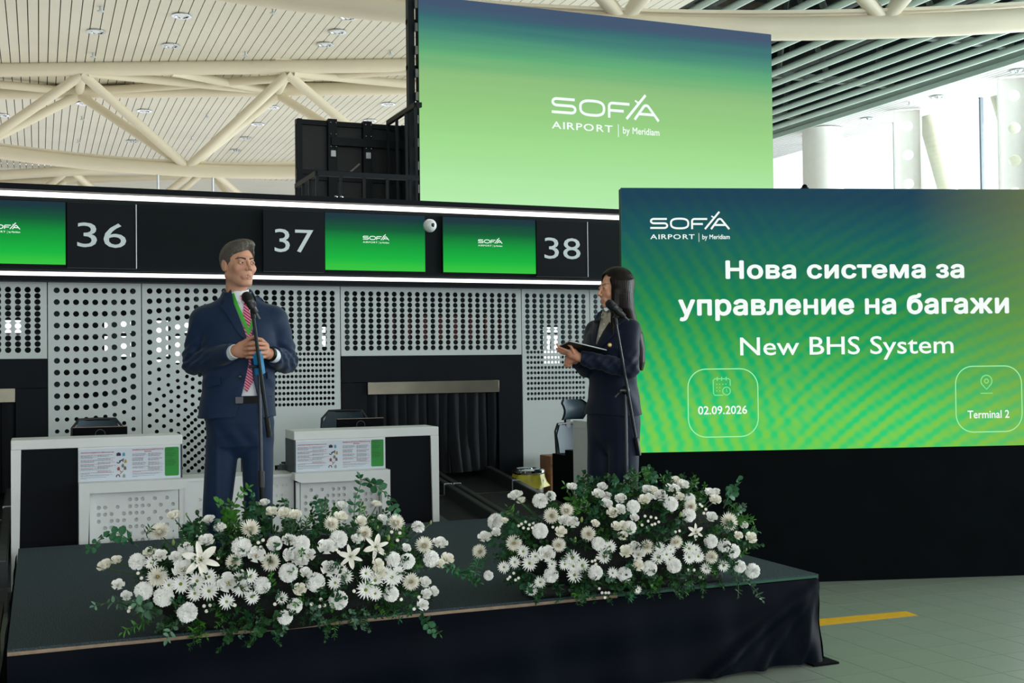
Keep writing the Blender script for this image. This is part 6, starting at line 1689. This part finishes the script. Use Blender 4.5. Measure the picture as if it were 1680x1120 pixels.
FA = {
 'C': [(340,262,45),(725,250,42),(332,455,45),(812,392,40),(655,392,35),(1210,270,35),(1345,225,38),(1463,320,38),(1407,475,38),(1070,230,35)],
 'K': [(447,335,33),(692,325,42),(360,540,42),(458,610,42),(885,437,40),(775,490,35),(1100,290,38),(1100,555,40),(1005,480,40),(875,625,32),(918,577,32),(1398,388,33),(1335,378,33),(1500,378,35),(1325,530,33),(830,312,32),(245,385,35),(275,515,38),(1440,235,28),(945,310,35)],
 'R': [(403,200,25),(540,305,28),(752,365,25),(632,482,30),(905,370,35),(815,182,22),(785,145,20),(597,250,22),(1113,157,22),(1108,205,24),(1260,150,18),(870,190,25),(915,195,22),(1176,298,22),(970,365,22),(110,410,25),(157,388,20),(200,537,20),(410,375,20),(345,367,20),(300,355,22),(1270,437,25),(1265,402,20),(1465,480,22),(1470,530,20),(1500,518,20),(1385,335,18),(1525,400,20),(1560,380,22),(1530,315,22),(890,300,20),(940,395,24),(935,510,22),(960,440,22),(1455,575,18),(550,215,18),(165,490,18),(440,425,30),(1195,222,20),(1285,210,18),(1048,332,26),(1060,425,26)],
 'D': [(500,472,35),(550,455,32),(490,525,32),(550,515,38),(430,485,38),(380,490,30),(690,500,38),(725,455,32),(680,460,30),(733,540,30),(625,560,32),(1215,510,38),(1255,470,35),(1255,525,30),(1215,440,28),(1325,455,40),(1350,440,35),(1300,440,30),(1110,430,28),(1085,480,30),(1130,455,30),(860,545,25),(305,395,26),(590,480,30)],
 'L': [(515,385,70),(1257,328,48),(1150,370,46)],
 'S': [(570,355),(590,375),(595,348),(530,578),(555,575),(540,600),(1025,550),(1040,575),(1020,580),(660,575),(985,570),(740,290),(760,310),(780,300),(800,320),(770,330),(1090,340),(1100,350),(1350,300),(210,600),(250,440),(290,410),(310,390),(830,570),(1440,540),(1365,550),(1165,515),(745,330),(720,300),(690,430),(265,460),(215,585),(1325,265),(1360,270),(1420,590)],
 'G': [(400,310,22),(1310,290,22),(1265,245,12),(1490,225,14),(930,495,14),(455,190,12),(700,290,12)]}
SA = [([(250,330),(200,290),(150,270),(100,285),(45,340)],'round',M_leafA,.046,.030), ([(230,590),(180,570),(120,565),(65,578)],'oval',M_leafD,.042,.034),
 ([(610,270),(640,190),(665,130),(690,100),(718,78)],'oval',M_leafB,.046,.026), ([(625,290),(640,230),(610,170),(590,140)],'round',M_leafB,.050,.024),
 ([(1160,330),(1165,240),(1170,130),(1195,60),(1190,35)],'oval',M_leafA,.050,.034), ([(1190,40),(1230,50),(1280,85),(1320,130),(1345,185)],'round',M_leafA,.048,.028),
 ([(1390,560),(1440,600),(1470,640),(1500,695)],'round',M_leafA,.046,.034), ([(1460,640),(1500,660),(1530,700)],'thin',M_leafB,.040,.03),
 ([(480,590),(440,620),(400,660),(372,720)],'oval',M_leafD,.052,.026), ([(330,600),(280,590),(240,565)],'round',M_leafD,.056,.022), ([(300,640),(240,660),(185,690)],'thin',M_leafB,.045,.014),
 ([(500,620),(510,670),(540,710)],'thin',M_leafB,.045,.014), ([(520,630),(490,680),(470,705)],'thin',M_leafB,.045,.016), ([(1290,580),(1330,600),(1360,635)],'thin',M_leafA,.050,.012), ([(960,610),(1000,640),(1040,650)],'thin',M_leafA,.050,.014),
 ([(1540,400),(1600,430),(1650,460),(1700,480)],'oval',M_leafA,.044,.026), ([(690,580),(700,620),(720,650)],'round',M_leafA,.05,.02), ([(720,230),(715,180),(740,160)],'thin',M_leafC,.03,.014), ([(540,260),(500,240),(460,245),(430,235)],'oval',M_leafC,.04,.018),
 ([(1240,250),(1215,200),(1200,170)],'thin',M_leafB,.048,.012), ([(290,290),(285,270),(300,250)],'thin',M_leafC,.04,.012), ([(960,260),(965,215),(985,195)],'thin',M_leafB,.035,.014)]
FB = {
 'C': [(590,270,38),(512,298,42),(322,437,42),(550,447,38),(1000,457,38),(1150,432,35),(1418,328,48),(1328,508,36),(1222,250,35),(700,390,40),(145,480,38)],
 'K': [(455,212,40),(218,320,42),(455,375,40),(512,605,38),(890,600,38),(1015,565,38),(1140,555,38),(1220,290,36),(1125,235,38),(1475,560,32),(1543,585,38),(915,355,35),(1330,430,35),(1400,450,35),(740,590,38),(505,195,28),(935,250,35),(1450,480,35),(755,440,35),(1220,210,30),(190,605,25)],
 'R': [(172,410,24),(330,200,26),(360,225,20),(576,325,26),(618,335,24),(617,155,24),(772,155,24),(750,190,22),(795,203,22),(865,215,26),(825,285,24),(862,270,26),(1000,168,24),(1030,170,20),(1012,205,20),(1065,200,26),(1145,122,22),(1183,142,22),(1112,160,18),(1143,160,18),(1163,205,22),(1318,182,20),(1352,180,20),(1347,218,24),(1530,412,24),(892,482,26),(935,460,26),(957,495,22),(952,553,26),(487,495,30),(560,382,24),(843,355,22),(876,352,22),(875,402,20),(1328,308,26),(935,310,20),(1465,400,18),(1495,348,18),(985,220,24),(230,385,22),(275,325,14),(790,240,28),(735,340,18)],
 'D': [(270,560,30),(325,535,30),(368,480,32),(400,540,38),(430,505,30),(515,545,25),(455,637,30),(413,676,30),(620,515,38),(625,555,35),(670,550,35),(630,600,38),(580,545,30),(780,505,35),(810,455,32),(825,590,30),(1055,510,34),(1100,495,32),(1120,470,28),(1215,465,34),(1215,510,34),(1262,505,32),(1250,470,25),(1300,568,28),(1390,555,28),(952,675,20),(1115,520,30),(1065,460,28)],
 'S': [(360,340),(380,330),(400,345),(420,335),(370,360),(395,365),(415,360),(345,350),(430,350),(300,610),(320,590),(345,615),(330,625),(290,620),(520,357),(770,690),(790,690),(805,690),(785,715),(757,668),(1020,305),(1045,310),(990,300),(1000,360),(1025,345),(1040,340),(1060,330),(975,345),(1005,325),(735,525),(740,545),(1280,250),(1300,265),(1290,285),(1270,240),(1240,575),(1270,610),(1145,380),(1165,375),(1210,575),(720,530),(745,510),(810,610)],
 'G': [(665,318,24),(1168,292,24),(632,420,24),(1505,470,14),(855,190,10)],
 'L': [(1245,380,38)]}
SB = [([(640,330),(620,250),(600,180),(580,140)],'oval',M_leafB,.05,.024), ([(680,260),(670,200),(690,150),(705,130)],'oval',M_leafA,.05,.022), ([(330,320),(310,280),(290,255)],'thin',M_leafB,.05,.014),
 ([(990,150),(1000,110),(995,70)],'oval',M_leafB,.040,.016), ([(950,180),(945,130),(930,90)],'thin',M_leafD,.035,.02), ([(1100,150),(1085,120),(1075,100)],'thin',M_leafB,.04,.014), ([(1190,200),(1215,150),(1235,105)],'thin',M_leafB,.035,.02),
 ([(1390,260),(1420,200),(1450,150),(1470,118)],'round',M_leafA,.05,.024), ([(1410,230),(1440,250),(1465,255)],'thin',M_leafB,.04,.012), ([(1450,340),(1500,330),(1540,320)],'thin',M_leafB,.045,.014), ([(1500,380),(1540,370),(1570,380)],'thin',M_leafB,.04,.014),
 ([(1480,600),(1530,650),(1570,700),(1590,730)],'oval',M_leafD,.038,.028), ([(1450,600),(1465,650),(1465,710)],'thin',M_leafC,.035,.022), ([(200,500),(150,520),(130,560),(125,590)],'thin',M_leafA,.055,.014), ([(140,640),(90,600),(40,580),(-20,560)],'round',M_leafA,.046,.030),
 ([(900,640),(920,690),(915,720)],'round',M_leafA,.045,.02), ([(640,640),(650,680),(640,700)],'oval',M_leafB,.045,.016), ([(540,640),(560,690),(550,730)],'thin',M_leafA,.045,.018), ([(370,620),(385,650),(400,670)],'round',M_leafA,.05,.018), ([(1080,610),(1050,640),(1030,660)],'round',M_leafB,.045,.018), ([(450,680),(440,710),(435,725)],'thin',M_leafC,.04,.014)]
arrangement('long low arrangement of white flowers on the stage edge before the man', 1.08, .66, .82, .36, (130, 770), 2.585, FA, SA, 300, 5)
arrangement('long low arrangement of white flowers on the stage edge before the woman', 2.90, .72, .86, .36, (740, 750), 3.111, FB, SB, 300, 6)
# ------------------------------------------------------------------ put each empty at the base of its thing
bpy.context.view_layer.update()
for o in [o for o in COL.objects if o.type == 'EMPTY' and o.parent is None and tuple(o.location) == (0, 0, 0) and 'label' in o]:
    pts = [c.matrix_world @ Vector(b) for c in o.children if c.type == 'MESH' for b in c.bound_box]
    if not pts: continue
    c = Vector(((min(p.x for p in pts)+max(p.x for p in pts))/2, (min(p.y for p in pts)+max(p.y for p in pts))/2, min(p.z for p in pts)))
    o.location = c
    for ch in o.children: ch.location = Vector(ch.location)-c
